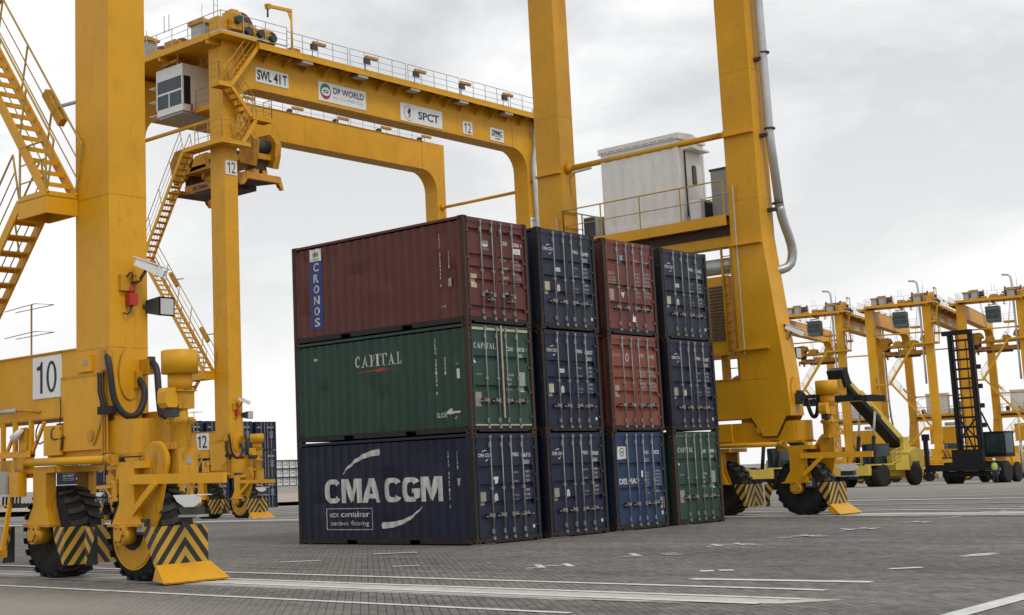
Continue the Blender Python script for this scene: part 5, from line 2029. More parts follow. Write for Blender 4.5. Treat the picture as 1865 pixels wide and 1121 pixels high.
    b.beam((3.9, -.75, 26.2), (4.15, -.75, 25.7), .05, .08, 'yel')
    b.box((4.6, -.95, 23.72), (5.3, -.45, 24.0), 'yel2')
    b.build('service_jib', T)
    # operator cab
    cx0, cx1, cy0, cy1, cz0, cz1 = -.62, 1.45, 2.45, 4.66, 20.78, 23.25
    b = MB()
    b.box((cx0 + .03, cy0 + .02, cz0), (cx1, cy1 - .02, cz0 + .34), 'white')
    b.box((cx0, cy0, cz1 - .62), (cx1, cy1, cz1), 'white')
    for (xx, yy) in ((cx0, cy0), (cx0, cy1 - .09), (cx1 - .09, cy0), (cx1 - .09, cy1 - .09)):
        b.box((xx, yy, cz0 + .34), (xx + .09, yy + .09, cz1 - .62), 'white')
    b.box((cx0 + .005, cy0 + .09, cz0 + 1.08), (cx0 + .08, cy1 - .09, cz0 + 1.18), 'white')
    b.box((cx0 + .005, cy0 + 1.1, cz0 + .34), (cx0 + .08, cy0 + 1.18, cz0 + 1.08), 'white')
    b.box((cx0 + .55, cy0 + .005, cz0 + .34), (cx1 - .09, cy0 + .05, cz1 - .62), 'white')
    b.box((cx1 - .05, cy0 + .09, cz0 + .34), (cx1 - .01, cy1 - .09, cz1 - .62), 'white')
    b.box((cx0 + .09, cy1 - .05, cz0 + .34), (cx1 - .09, cy1 - .01, cz1 - .62), 'white')
    b.box((cx0 + .1, cy0 + .1, cz0 - .14), (cx1 + .9, cy1 - .1, cz0), 'grey')
    cb = b.build('operator_cab', T)
    for (a, c, m_) in (((cx0 + .03, cy0 + .09, cz0 + 1.18), (cx0 + .05, cy1 - .09, cz1 - .62), 'glass'), ((cx0 + .03, cy0 + .09, cz0 + .34), (cx0 + .05, cy0 + 1.1, cz0 + 1.08), 'glass'), ((cx0 + .03, cy0 + 1.18, cz0 + .34), (cx0 + .05, cy1 - .09, cz0 + 1.08), 'glass'), ((cx0 + .09, cy0 + .03, cz0 + .34), (cx0 + .55, cy0 + .05, cz1 - .62), 'glassd')):
        b = MB(); b.box(a, c, m_); b.build('window', cb)
    b = MB()
    for k in range(3):
        b.box((cx0 - .1, cy1, cz0 + .1 + k * .75), (cx0 + .4, cy1 + .5, cz0 + .13 + k * .75), 'white')
    b.cyl((cx0 + .1, cy0 + 1.6, cz1), (cx0 + .1, cy0 + 1.6, cz1 + .7), .03, 'white', 6)
    b.cyl((cx0 + .1, cy0 + .5, cz1), (cx0 + .1, cy0 + .5, cz1 + .7), .03, 'white', 6)
    b.cyl((cx1 - .2, cy0 + .5, cz1), (cx1 - .2, cy0 + .5, cz1 + .7), .05, 'yel', 6)
    b.cyl((cx1 - .2, cy1 - .5, cz1), (cx1 - .2, cy1 - .5, cz1 + .7), .05, 'yel', 6)
    b.beam((cx0 + .1, cy0 + .4, cz1 + .25), (cx0 + .1, cy1 - .5, cz1 + .2), .25, .14, 'yel2')
    b.build('cab_hanger', cb)
    b = MB()
    b.cyl((cx0 + .5, cy0 - .12, cz0 + .0), (cx0 + .5, cy0 - .12, cz0 + .30), .06, 'redb', 8)
    b.cyl((cx0 + .5, cy0 - .12, cz0 + .30), (cx0 + .5, cy0 - .12, cz0 + .38), .03, 'redb', 8)
    b.build('horn', cb)
    o = platform(T, cx0 + .75, 1.0, cx1, cy0 - .05, cz0 + .05, [(cx0 + .78, cy0 - .1, cz0 + .05), (cx0 + .78, 1.0, cz0 + .05)], name='cab_platform')
    b = MB()
    for k in range(4):
        b.cyl((cx0 + 1.0 + k * .25, cy0 - .3, cz1 - .1), (cx0 + 1.0 + k * .25, cy0 - .3, cz1 + .7), .02, 'rail', 5)
    for zz in (cz1, cz1 + .3, cz1 + .6):
        b.sweep([(cx0 + 1.0, cy0 - .1, zz), (cx0 + 1.0, cy0 - .6, zz), (cx0 + 1.75, cy0 - .6, zz), (cx0 + 1.75, cy0 - .1, zz)], .018, 'rail', 5)
    b.build('ladder_cage', tr)
    # spreader hanging below
    sx, sy_, sz = 3.0, 3.55, 17.45
    b = MB()
    b.box((sx - .45, sy_ - 2.9, sz - .22), (sx - .12, sy_ + 2.9, sz + .34), 'oran')
    b.box((sx + .12, sy_ - 2.9, sz - .22), (sx + .45, sy_ + 2.9, sz + .34), 'oran')
    b.box((sx - .8, sy_ - 1.6, sz - .5), (sx + .8, sy_ + 1.6, sz - .22), 'rust')
    for s_ in (-1, 1):
        b.prism([(sx - .45, sy_ + s_ * 1.6), (sx + .45, sy_ + s_ * 1.6), (sx + 1.1, sy_ + s_ * 2.9), (sx - 1.1, sy_ + s_ * 2.9)], 'z', sz - .30, sz - .22, 'rust')
    b.box((sx - .5, sy_ - 1.1, sz + .32), (sx + .5, sy_ + 1.1, sz + .55), 'oran')
    for s_ in (-1, 1):
        yy = sy_ + s_ * 2.95
        b.box((sx - 1.15, yy - .16, sz - .28), (sx + 1.15, yy + .16, sz + .06), 'oran')
        for t_ in (-1, 1):
            b.prism([(sx + t_ * 1.02, sz + .05), (sx + t_ * 1.22, sz + .05), (sx + t_ * 1.42, sz - .62), (sx + t_ * 1.30, sz - .62), (sx + t_ * 1.02, sz - .28)], 'y', yy - .12, yy + .12, 'oran')
            b.cyl((sx + t_ * 1.1, yy, sz - .5), (sx + t_ * 1.1, yy, sz - .28), .06, 'dgrey', 8)
    sp_ = b.build('spreader', T)
    b = MB()
    text(b, 'BROMMA', (sx - .455, sy_ + 2.2, sz - .03), (0, -1, 0), (0, 0, 1), 1.3, .26, 'navyink', .03)
    b.build('lettering', sp_)
    b = MB()
    b.box((sx - .9, sy_ - 3.1, sz + .85), (sx + .9, sy_ + 3.1, sz + 1.15), 'yel2')
    for s_ in (-1, 1):
        for xx in (sx - .95, sx + .55):
            b.prism([(sy_ + s_ * 3.4, sz + 1.0), (sy_ + s_ * 3.5, sz + 1.7), (sy_ + s_ * 3.1, sz + 2.25), (sy_ + s_ * 2.2, sz + 2.3), (sy_ + s_ * 1.9, sz + 1.6), (sy_ + s_ * 2.3, sz + 1.5), (sy_ + s_ * 2.4, sz + .7), (sy_ + s_ * 3.2, sz + .4)], 'x', xx, xx + .4, 'yel2')
        b.cyl((sx - .6, sy_ + s_ * 2.8, sz + 1.6), (sx + .6, sy_ + s_ * 2.8, sz + 1.6), .35, 'dgrey', 16)
        b.box((sx - .4, sy_ + s_ * 2.6 - .3, sz + .3), (sx + .4, sy_ + s_ * 2.6 + .3, sz + .9), 'rust')
    for s_ in (-1, 1):
        b.prism([(sy_ + s_ * 1.9, sz + .9), (sy_ + s_ * 1.4, sz + 1.7), (sy_ + s_ * .7, sz + 1.75), (sy_ + s_ * .5, sz + 1.0)], 'x', sx - .9, sx - .6, 'yel')
        b.prism([(sy_ + s_ * 1.9, sz + .9), (sy_ + s_ * 1.4, sz + 1.7), (sy_ + s_ * .7, sz + 1.75), (sy_ + s_ * .5, sz + 1.0)], 'x', sx + .6, sx + .9, 'yel')
        b.cyl((sx - .85, sy_ + s_ * 1.2, sz + 1.35), (sx + .85, sy_ + s_ * 1.2, sz + 1.35), .3, 'dgrey', 16)
        for t_ in (-.7, .7):
            b.cyl((sx + t_, sy_ + s_ * 1.0, sz + .4), (sx + t_ * .9, sy_ + s_ * 1.0, sz + .8), .08, 'yel2', 8)
    b.build('head_block', sp_)
    b = MB()
    for x_, y_ in ((-.7, -1.2), (.7, -1.2), (-.7, 1.2), (.7, 1.2), (-.4, -1.2), (.4, 1.2)):
        b.cyl((sx + x_, sy_ + y_, sz + 1.4), (sx + x_ * .8, sy_ + y_ * 1.6, tz - .1), .016, 'dgrey', 5)
    b.build('hoist_rope', T)
    return T


c10 = crane('10', 'large yellow gantry crane in the foreground with a number 10 plate, straddling the container stacks', (-9.65, .50, 0), 'yellow rubber tyred gantry cranes')


def renumber(T, num):
    for ch in list(T.children):
        if ch.name.startswith('number_plate'):
            for l in list(ch.children):
                vs = [v.co for v in ch.data.vertices]
                zs = [v.z for v in vs]; h = max(zs) - min(zs)
                xs_ = [v.x for v in vs]; ys_ = [v.y for v in vs]
                if max(ys_) - min(ys_) > .5:
                    org = (min(xs_), max(ys_), min(zs)); rv_ = Vector((0, -1, 0)); w = max(ys_) - min(ys_)
                else:
                    org = (min(xs_), max(ys_), min(zs)); rv_ = Vector((1, 0, 0)); w = max(xs_) - min(xs_)
                nn = rv_.cross(Vector((0, 0, 1)))
                f = Vector(org) + nn * .034
                b = MB()
                digit(b, num[0], f + rv_ * w * .12 + Vector((0, 0, h * .12)), rv_, w * .30, h * .76)
                digit(b, num[1], f + rv_ * w * .50 + Vector((0, 0, h * .12)), rv_, w * .36, h * .76)
                l.data = b.mesh('lettering')


c12 = copy_tree(c10)
c12.location = (19.03, 31.85, gz(19, 32) - .04)
c12['label'] = 'yellow gantry crane behind the stacks with DP WORLD and SPCT boards and number 12 plates'
renumber(c12, '12')
FX = ((160.38, 68.3), (160.96, 55.9), (166.5, 45.4))      # near left leg of each far crane
far_skip = ('step', 'louvre', 'floodlight', 'cable', 'junction_box', 'security_camera')
for i, (x, y, num, lab) in enumerate((
        (FX[2][0], FX[2][1], '09', 'distant yellow crane at the right edge of the photo, beyond the black mast truck'),
        (FX[1][0], FX[1][1], '08', 'distant yellow crane between the reach stacker and the black mast truck, middle of its row'),
        (FX[0][0], FX[0][1], '07', 'distant yellow crane farthest left in the far row, half hidden by the near crane leg'))):
    f = copy_tree(c10, None, far_skip)
    f.location = (x, y, gz(x, y))
    f.rotation_euler = (0, 0, R(12.6))
    f['label'] = lab
    b = MB()
    b.sweep([(-.1, .85, 13.0), (-.1, .85, 23.6), (-.1, .85, 26.6), (-.1, 1.1, 27.0), (-.1, 2.0, 27.1)], .14, 'duct', 10, 1)
    b.build('exhaust_duct', f)
    renumber(f, num)
    for ch in f.children:
        if ch.name.startswith('operator_cab'):
            ch.location = (.25, .75, 4.4)
            ch.scale = (.8, .8, .8)
            for sl in ch.material_slots:
                sl.link = 'OBJECT'
                sl.material = M['cabfar'] if sl.material is None or sl.material.name != 'dark_grey_steel' else M['dgrey']

# ------------------------------------------------------------------ blue container block beyond crane 12
def lite_meshes(cm):
    d = {}
    for s_, k in ((-1, 'L'), (1, 'R')):
        b, vs, fs = corrugated(s_ * (hw - .012), s_)
        b.add(vs, fs, cm)
        b.box((min(s_ * hw, s_ * (hw - .05)), .1, 0), (max(s_ * hw, s_ * (hw - .05)), CL - .1, .16), 'cDark')
        b.box((min(s_ * hw, s_ * (hw - .05)), .1, CH - .12), (max(s_ * hw, s_ * (hw - .05)), CL - .1, CH - .01), cm)
        d[k] = b.mesh('side_panel')
    b = MB()
    b.box((-hw + .05, .1, CH - .05), (hw - .05, CL, CH - .03), cm)
    b.box((-hw + .05, CL - .05, .05), (hw - .05, CL - .02, CH - .05), cm)
    d['roof'] = b.mesh('roof')
    b = MB()
    for sx in (-1, 1):
        b.box((min(sx * hw, sx * (hw - .1)), 0, .0), (max(sx * hw, sx * (hw - .1)), .12, CH), cm)
    b.box((-hw + .1, 0, CH - .14), (hw - .1, .1, CH - .01), cm)
    b.box((-hw + .1, 0, .02), (hw - .1, .1, .16), 'cDark')
    d['frame'] = b.mesh('end_frame')
    for s_ in (-1, 1):
        b = MB()
        xa, xb = (-hw + .11, -.01) if s_ < 0 else (.01, hw - .11)
        prof = [(.17, .04)]
        for t in (.93, 1.33, 1.75):
            prof += [(t - .08, .04), (t - .03, .09), (t + .03, .09), (t + .08, .04)]
        prof.append((CH - .15, .04))
        vs = []
        for z, y in prof:
            vs += [(xa, y, z), (xb, y, z)]
        b.add(vs, [(2 * i, 2 * i + 1, 2 * i + 3, 2 * i + 2) for i in range(len(prof) - 1)], cm)
        for x in (ROD[:2] if s_ < 0 else ROD[2:]):
            b.box((x - .03, -.02, .1), (x + .03, .02, CH - .06), 'rod')
        if s_ < 0:
            text(b, 'CMA CGM', (xa + .1, .036, 2.0), RX, RZ, .5, .12, 'cwhite', .03)
            flat(b, (xa + .12, .036, .9), RX, RZ, [(0, 0), (.2, 0), (.2, .3), (0, .3)], 'cgrey')
        else:
            text(b, 'CMAU 04', (xa + .1, .036, 2.0), RX, RZ, .8, .12, 'cwhite', .03)
            for k in range(4):
                flat(b, (xa + .45, .036, 1.6 - k * .16), RX, RZ, [(0, 0), (.4, 0), (.4, .07), (0, .07)], 'cgrey')
        d['door%d' % s_] = b.mesh('door')
    return d


def lite_container(cm, label, loc, group, side=None, name='shipping_container', rz=0):
    d = shared(('lite', cm), lambda: lite_meshes(cm))
    t = thing(name, label, 'shipping container', loc, rz, group)
    for k, n_ in (('L', 'side_panel'), ('R', 'side_panel'), ('roof', 'roof'), ('frame', 'end_frame'), ('door-1', 'door'), ('door1', 'door')):
        put(n_, d[k], t)
    if side:
        put('lettering', shared(('side', side), lambda: side_marks(side)), t)
    return t


bx0, by0 = 61.22 - 2.8435 * 6 - hw, 76.2
tier_n = ('bottom', 'middle', 'top')
col_n = ('leftmost', 'second', 'third', 'middle', 'fifth', 'sixth', 'rightmost')
cols = ['cNavy2', 'cNavy', 'cNavy2', 'cNavy', 'cNavy2', 'cNavy2', 'cNavy']
for c_ in range(7):
    for k in range(3):
        x = bx0 + c_ * 2.8435
        lite_container(cols[(c_ + k) % 7], 'navy container in block beyond the number 12 crane, %s column, %s tier' % (col_n[c_], tier_n[k]),
                       (x, by0, gz(x, by0) + k * (CH + .01)), 'navy container block beyond crane number 12', 'cma' if c_ == 0 else None)

# ------------------------------------------------------------------ far white refrigerated containers
def reefer_end(cm='cWhite'):
    b = MB()
    b.box((-hw, 0, 0), (hw, CL, CH), cm)
    return b.mesh('body')


def reefer_unit():
    b = MB()
    for sx in (-1, 1):
        b.box((min(sx * hw, sx * (hw - .10)), -.05, 0), (max(sx * hw, sx * (hw - .10)), -.003, CH), 'grey')
    b.box((-hw + .16, -.05, 0), (hw - .16, -.003, .25), 'dgrey')
    b.box((-hw + .16, -.05, CH - .16), (hw - .16, -.003, CH), 'dgrey')
    for x in (-.45, .45):
        b.prism(ellipse(x, 1.25, .32, .38, 14), 'y', -.04, -.004, 'dgrey')
        b.prism(ellipse(x, 1.25, .17, .2, 14), 'y', -.05, -.041, 'cWhite')
    b.box((.2, -.04, 1.85), (.5, -.004, 2.15), 'dgrey')
    return b.mesh('refrigeration_unit')


rb, ru = reefer_end(), reefer_unit()
for c_ in range(9):
    for k in range(3):
        t = thing('refrigerated_container', 'white refrigerated container far off, %s column from the left, %s tier of its rack' % (('first', 'second', 'third', 'fourth', 'fifth', 'sixth', 'seventh', 'eighth', 'ninth')[c_], tier_n[k]), 'shipping container',
                  (252 + c_ * 2.75, 303.6, gz(262, 303) + k * 2.62), 0, 'far white refrigerated containers in a rack')
        put('body', rb, t); put('refrigeration_unit', ru, t)
b = MB()
for k in range(4):
    b.box((250, 303.0, gz(262, 303) + .02 + k * 2.62 - (.12 if k else 0)), (277.5, 303.35, gz(262, 303) + .10 + k * 2.62), 'dgrey')
for k in range(11):
    b.box((250 + k * 2.75 - .06, 302.9, gz(262, 303)), (250 + k * 2.75 + .06, 303.0, gz(262, 303) + 8.0), 'dgrey')
o = b.build('reefer_rack'); o['label'] = 'dark steel service rack in front of the far white refrigerated containers'; o['category'] = 'rack'

# more far containers low on the right horizon
side_w = ('left', 'middle', 'right')
for i_, (x0, y0, h_, cmx, nm_) in enumerate(((250, 92, 2, 'cNavy2', 'dark blue'), (250, 86, 2, 'cBlue', 'bright blue'), (262, 72, 2, 'cWhite', 'white'), (270, 52, 1, 'cMaroon2', 'red'), (255, 116, 2, 'cMaroon2', 'brick red'), (256, 108, 1, 'cNavy', 'navy'))):
    for k in range(h_):
        lite_container(cmx, '%s container low on the horizon behind the far crane row, %s tier' % (nm_, tier_n[k]), (x0, y0, gz(x0, y0) + k * 2.6), 'far containers beyond the crane row', rz=R(-90))


# ------------------------------------------------------------------ container handlers
def wheel(par, x, y, r, w, m='rubber'):
    b = MB()
    b.lathe([(-w / 2, r * .55), (-w / 2, r * .9), (-w / 2 + .06, r), (w / 2 - .06, r), (w / 2, r * .9), (w / 2, r * .55)], (x, y, r), 'y', m, 28)
    for i in range(20):
        a = 2 * math.pi * i / 20
        p = Vector((x + math.cos(a) * (r - .01), y, r + math.sin(a) * (r - .01)))
        b.beam(p + Vector((0, -w / 2 + .02, 0)), p + Vector((math.cos(a + 1.57) * .08, w / 2 - .02, math.sin(a + 1.57) * .08)), .06, .06, m)
    o = b.build('wheel', par)
    b = MB()
    for s_ in (-1, 1):
        b.lathe([(s_ * w * .3, r * .5), (s_ * w * .42, r * .55), (s_ * w * .44, r * .30), (s_ * w * .34, r * .26)], (x, y, r), 'y', 'yel2', 18)
    b.cyl((x, y - w * .36, r), (x, y + w * .36, r), r * .30, 'dgrey', 14)
    b.build('rim', o)
    return o


def reach_stacker(label, loc, rz, group):
    """front faces -x"""
    T = thing('reach_stacker', label, 'reach stacker', loc, rz, group)
    b = MB()
    b.box((-2.6, -.75, .75), (3.3, .75, 1.25), 'hyster')
    b.prism([(2.2, .55), (3.9, .55), (4.1, .9), (4.0, 2.7), (3.3, 2.9), (2.2, 2.5)], 'y', -1.5, 1.5, 'hyster')
    b.box((-2.9, -1.1, .62), (-1.9, 1.1, 1.3), 'dgrey')
    b.box((.2, .8, 1.2), (2.3, 1.5, 2.3), 'hyster')
    b.box((.2, -1.5, 1.2), (2.3, -.8, 2.3), 'hyster')
    b.box((-3.2, -2.0, 1.62), (-.9, -1.0, 1.72), 'hyster')
    b.box((-3.2, 1.0, 1.62), (-.9, 2.0, 1.72), 'hyster')
    bd = b.build('chassis', T)
    b = MB()
    text(b, 'HYSTER', (4.02, -.8, 1.5), (0, 1, 0), RZ, 1.6, .34, 'ink', .03)
    text(b, 'HYSTER', (2.5, -1.515, 1.55), (1, 0, 0), RZ, 1.15, .26, 'ink', .03)
    b.build('lettering', bd)
    b = MB()
    b.box((-3.6, -1.5, .9), (-3.1, 1.5, 1.62), 'hyster')
    b.build('front_bumper', T)
    for y in (-1.72, -1.05, 1.05, 1.72):
        wheel(T, -2.3, y, .88, .58)
    for y in (-1.3, 1.3):
        wheel(T, 3.0, y, .85, .55)
    # cab
    b = MB()
    b.box((-.9, -.62, 1.45), (1.0, .62, 1.75), 'dgrey')
    b.box((-.8, -.62, 3.12), (1.0, .62, 3.24), 'dgrey')
    for xx, yy in ((-.85, -.6), (-.85, .54), (.92, -.6), (.92, .54)):
        b.box((xx, yy, 1.75), (xx + .07, yy + .07, 3.12), 'dgrey')
    cb = b.build('cab', T)
    b = MB()
    b.box((-.84, -.53, 1.75), (-.81, .54, 3.12), 'glass')
    b.box((-.78, -.59, 1.75), (.92, -.56, 3.12), 'glass')
    b.box((-.78, .56, 1.75), (.92, .59, 3.12), 'glass')
    b.box((.93, -.53, 1.75), (.96, .54, 3.12), 'glass')
    b.build('window', cb)
    # boom
    p0 = Vector((3.1, 0, 3.35)); p1 = Vector((-4.0, 0, 8.3))
    d = (p1 - p0).normalized()
    b = MB()
    b.beam(p0, p0 + d * 6.3, .95, .85, 'hyster')
    b.beam(p0 - Vector((0, 0, .30)), p0 + d * 6.25 - Vector((0, 0, .34)), .99, .40, 'black')
    b.prism([(2.6, 2.1), (3.7, 2.1), (3.5, 3.7), (2.8, 3.7)], 'y', -.8, -.5, 'hyster')
    b.prism([(2.6, 2.1), (3.7, 2.1), (3.5, 3.7), (2.8, 3.7)], 'y', .5, .8, 'hyster')
    bm = b.build('boom', T)
    b = MB()
    b.beam(p0 + d * 6.2, p1, .72, .66, 'hyster')
    b.beam(p0 + d * 5.6 - Vector((0, 0, .28)), p1 - Vector((0, 0, .28)), .76, .34, 'black')
    b.build('inner_boom', bm)
    b = MB()
    text(b, 'HYSTER', p0 + d * 4.8 + Vector((0, -.49, -.2)), -d, Vector((0, 0, 1)), 1.6, .36, 'ink', .03)
    b.build('lettering', bm)
    b = MB()
    b.beam(p1 + Vector((.25, 0, .1)), p1 + Vector((-.45, 0, -.15)), 1.35, 1.35, 'black')
    b.beam(p1 + Vector((-.2, 0, -.2)), p1 + Vector((-.3, 0, -1.6)), .9, .7, 'yel2')
    b.build('boom_head', bm)
    for s_ in (-.65, .65):
        b = MB()
        a_, c_ = Vector((-1.6, s_, 1.5)), p0 + d * 4.6 + Vector((0, s_, -.3))
        b.cyl(a_, a_.lerp(c_, .55), .15, 'black', 12)
        b.cyl(a_.lerp(c_, .55), c_, .09, 'railg', 10)
        b.build('lift_cylinder', T)
    # telescopic spreader across the boom head
    b = MB()
    zc = p1.z - 1.75; xc = p1.x - .3
    b.box((xc - .55, -1.6, zc - .1), (xc + .55, 1.6, zc + .35), 'black')
    for s_ in (-1, 1):
        b.box((xc - .38, min(s_ * 1.6, s_ * 3.0), zc - .05), (xc - .12, max(s_ * 1.6, s_ * 3.0), zc + .25), 'black')
        b.box((xc + .12, min(s_ * 1.6, s_ * 3.0), zc - .05), (xc + .38, max(s_ * 1.6, s_ * 3.0), zc + .25), 'black')
        b.box((xc - 1.2, s_ * 3.0 - .15, zc - .25), (xc + 1.2, s_ * 3.0 + .15, zc + .2), 'black')
    sp = b.build('spreader', T)
    b = MB()
    text(b, 'ELME', (xc - 1.21, -2.8 + 3.6, zc), (0, -1, 0), RZ, .8, .22, 'cwhite', .03)
    b.build('lettering', sp)
    b = MB()
    handrail(b, [(-.8, -1.9, 1.72), (1.0, -1.55, 2.0)], .9, 1.2, .03, 'hyster')
    b.build('handrail', T)
    return T


rs1 = reach_stacker('yellow reach stacker with raised black and yellow boom, standing right of the crane wheels', (80.6, 27.6, gz(80.6, 27.6)), R(-7), 'yellow reach stackers beyond the crane wheels')
rs1.scale = (1.02, 1.02, 1.02)
rs2 = copy_tree(rs1)
rs2.location = (79.4, 35.2, gz(78, 35)); rs2.rotation_euler = (0, 0, R(-6))
rs2['label'] = 'yellow reach stacker mostly hidden behind the right hand crane wheels, its cab seen between them'

# mast truck for empty containers
T = thing('container_mast_truck', 'black tall mast container handler with ladder like mast, parked on the right', 'container handler', (84.6, 21.1, gz(84.6, 21.1)), R(-2))
b = MB()
b.box((-1.2, -1.0, .7), (4.2, 1.0, 1.3), 'yel')
b.box((3.0, -1.3, .6), (4.6, 1.3, 2.2), 'yel')
b.box((.4, -1.2, 1.3), (3.0, 1.2, 1.9), 'yel')
b.box((-1.5, -2.35, .55), (-1.0, 2.35, 1.25), 'black')
b.box((-1.45, -2.2, 1.25), (-.9, 2.2, 1.65), 'black')
b.build('chassis', T)
for (y, w, m_) in ((1.55, .45, 'cwhite'), (.1, 1.1, 'cream'), (-1.0, .7, 'cgrey'), (-1.9, .6, 'cgrey')):
    b = MB()
    b.box((-1.512, y - w / 2, .95), (-1.501, y + w / 2, 1.2), m_)
    b.build('reflector_plate', T)
for y in (-2.15, -1.5, 1.5, 2.15):
    wheel(T, -.6, y, .82, .5)
for y in (-1.25, 1.25):
    wheel(T, 3.6, y, .75, .5)
b = MB()
for y in (-.80, .80):
    b.box((-1.55, y - .17, .9), (-1.15, y + .17, 11.4), 'black')
    b.box((-1.75, y - .10, 1.2), (-1.56, y + .10, 11.6), 'black')
ms = b.build('mast', T)
for i in range(13):
    b = MB()
    z = 2.0 + i * .74
    b.box((-1.70, -.72, z), (-1.58, .72, z + .16), 'black')
    if i % 2:
        b.box((-1.72, -1.45, z), (-1.5, -1.18, z + .35), 'black')
    b.build('crossbar', ms)
for p_, q_ in (((-1.6, -.75, 3.3), (-1.6, .75, 5.0)), ((-1.6, .75, 3.3), (-1.6, -.75, 5.0)), ((-1.0, -.9, 5.4), (2.0, -1.0, 2.0)), ((-1.0, .9, 5.4), (2.0, 1.0, 2.0))):
    b = MB()
    b.beam(p_, q_, .1, .1, 'black')
    b.build('brace', ms)
b = MB()
b.box((-1.8, -1.0, 11.4), (-1.4, 1.3, 11.75), 'black')
b.build('mast_head', ms)
for y in (-.35, .35):
    b = MB()
    b.cyl((-1.35, y, 1.4), (-1.35, y, 10.9), .045, 'dgrey', 8)
    b.build('lift_chain', ms)
b = MB()
b.box((-2.15, -2.2, 1.0), (-1.8, 3.3, 1.5), 'black')
b.box((-2.25, 3.1, .5), (-1.9, 3.35, 3.4), 'black')
b.box((-2.25, 2.95, 3.4), (-1.9, 3.45, 3.9), 'black')
b.box((-2.15, -1.2, 1.5), (-1.85, 1.2, 2.6), 'black')
b.build('side_spreader', T)
b = MB()
b.box((.3, -1.95, 1.95), (2.0, -.35, 2.25), 'black')
b.box((.3, -1.95, 3.75), (2.0, -.35, 3.9), 'black')
for xx, yy in ((.3, -1.95), (.3, -.43), (1.92, -1.95), (1.92, -.43)):
    b.box((xx, yy, 2.25), (xx + .08, yy + .08, 3.75), 'black')
cb = b.build('cab', T)
b = MB()
b.box((.32, -1.86, 2.25), (.35, -.44, 3.75), 'glass')
b.box((.4, -1.93, 2.25), (1.92, -1.9, 3.75), 'glass')
b.box((.4, -.41, 2.25), (1.92, -.38, 3.75), 'glass')
b.build('window', cb)
b = MB()
b.cyl((1.6, -2.5, 1.0), (1.9, -2.5, 4.9), .05, 'cream', 8)
b.cyl((1.6, -2.6, .7), (1.6, -2.6, 3.0), .09, 'cream', 8)
b.build('exhaust_pipe', T)


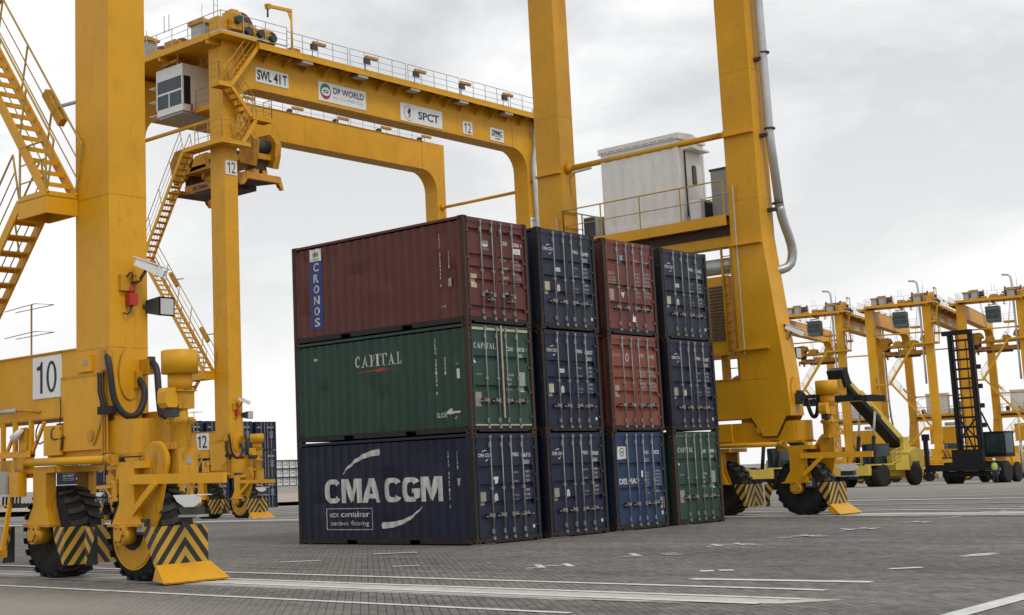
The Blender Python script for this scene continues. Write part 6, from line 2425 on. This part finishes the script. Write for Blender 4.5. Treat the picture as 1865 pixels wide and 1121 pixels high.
# ------------------------------------------------------------------ worker beside the mast truck
def worker(loc, rz):
    T = thing('person', 'person in a white hard hat and yellow green vest standing beside the mast truck', 'person', loc, rz)
    V = [(0, 0, .98), (0, 0, 1.2), (0, 0, 1.42), (0, .01, 1.52), (0, .01, 1.62), (0, .01, 1.74),
         (-.19, 0, 1.42), (-.25, .02, 1.16), (-.24, -.10, .93), (-.24, -.14, .84), (.19, 0, 1.42), (.26, .02, 1.16), (.27, -.06, .92), (.27, -.08, .83),
         (-.10, 0, .92), (-.11, -.02, .50), (-.12, .04, .09), (-.13, -.12, .04), (.10, 0, .92), (.12, -.06, .50), (.13, .02, .09), (.14, -.14, .04)]
    E = [(0, 1), (1, 2), (2, 3), (3, 4), (4, 5), (2, 6), (6, 7), (7, 8), (8, 9), (2, 10), (10, 11), (11, 12), (12, 13), (0, 14), (14, 15), (15, 16), (16, 17), (0, 18), (18, 19), (19, 20), (20, 21)]
    Rd = [.14, .15, .15, .06, .09, .085, .075, .055, .042, .035, .075, .055, .042, .035, .095, .075, .05, .04, .095, .075, .05, .04]
    me = bpy.data.meshes.new('body')
    me.from_pydata(V, E, [])
    o = put('body', me, T)
    md = o.modifiers.new('skin', 'SKIN')
    for i, sv in enumerate(me.skin_vertices[0].data):
        sv.radius = (Rd[i], Rd[i] * (.72 if i < 3 else 1))
        sv.use_root = (i == 0)
    sb = o.modifiers.new('sub', 'SUBSURF'); sb.levels = 1; sb.render_levels = 2
    me.materials.append(M['trouser'])
    b = MB()
    b.lathe([(.95, .16), (1.05, .19), (1.25, .20), (1.42, .19), (1.49, .09)], (0, 0, 0), 'z', 'hiviz', 16)
    b.lathe([(1.08, .195), (1.13, .197)], (0, 0, 0), 'z', 'cgrey', 16)
    v = b.build('vest', T)
    v.scale = (1.08, .82, 1)
    b = MB()
    b.lathe([(1.55, .07), (1.60, .088), (1.66, .092), (1.72, .085)], (0, .0, 0), 'z', 'skin', 14)
    b.box((-.012, -.115, 1.61), (.012, -.085, 1.65), 'skin')
    b.box((-.05, -.092, 1.66), (-.025, -.085, 1.67), 'ink')
    b.box((.025, -.092, 1.66), (.05, -.085, 1.67), 'ink')
    b.build('face', T)
    b = MB()
    b.lathe([(1.69, .145), (1.71, .135), (1.72, .12), (1.78, .11), (1.83, .07), (1.85, .02)], (0, -.01, 0), 'z', 'white', 16)
    b.build('hard_hat', T)
    for s_, hx, hy in ((-1, -.24, -.15), (1, .27, -.09)):
        b = MB()
        b.box((hx - .035, hy - .03, .74), (hx + .035, hy + .03, .84), 'skin')
        for k in range(4):
            b.beam((hx - .027 + k * .018, hy, .75), (hx - .027 + k * .018, hy - .012, .68 - .01 * (k in (1, 2))), .014, .016, 'skin')
        b.beam((hx - s_ * .03, hy - .02, .80), (hx - s_ * .055, hy - .04, .74), .018, .018, 'skin')
        b.build('hand', T)
    return T


worker((81.9, 19.0, gz(81.9, 19.0)), R(-70))

# ------------------------------------------------------------------ far buildings
b = MB()
b.box((-14, 0, 0), (14, 14, 9), 'grey')
wl = b
T = thing('warehouse', 'grey warehouse with a long red roof at the right edge', 'warehouse', (300, 12, gz(300, 12)), R(-90))
wl.build('wall', T)
b = MB()
b.prism([(-15, 9), (15, 9), (15, 9.6), (0, 12), (-15, 9.6)], 'y', -1, 15, 'roofred')
b.build('roof', T)
for i in range(6):
    for k in range(2):
        b = MB(); b.box((-12 + i * 4.4, -.06, 2 + k * 3.6), (-9.6 + i * 4.4, -.01, 4 + k * 3.6), 'glassd'); b.build('window', T)
for j, (x, y, w, d_, h, lab) in enumerate(((36, 250, 26, 12, 11, 'pale blue grey warehouse on the horizon, seen under the sill beam of crane number 10'),
                                        (70, 262, 14, 10, 17, 'taller pale blue grey building on the horizon beside the lower warehouse'),
                                        )):
    T = thing('warehouse', lab, 'warehouse', (x, y, gz(x, y)), 0)
    b = MB(); b.box((0, 0, 0), (w, d_, h), 'hill'); b.build('wall', T)
    b = MB(); b.prism([(-.5, h), (w + .5, h), (w / 2, h + 1.6)], 'y', -.5, d_ + .5, 'grey'); b.build('roof', T)
    for i in range(int(w / 4)):
        for k in range(int(h / 3.5)):
            b = MB(); b.box((1.2 + i * 4, -.06, 1.2 + k * 3.4), (3.0 + i * 4, -.01, 2.6 + k * 3.4), 'glassd'); b.build('window', T)
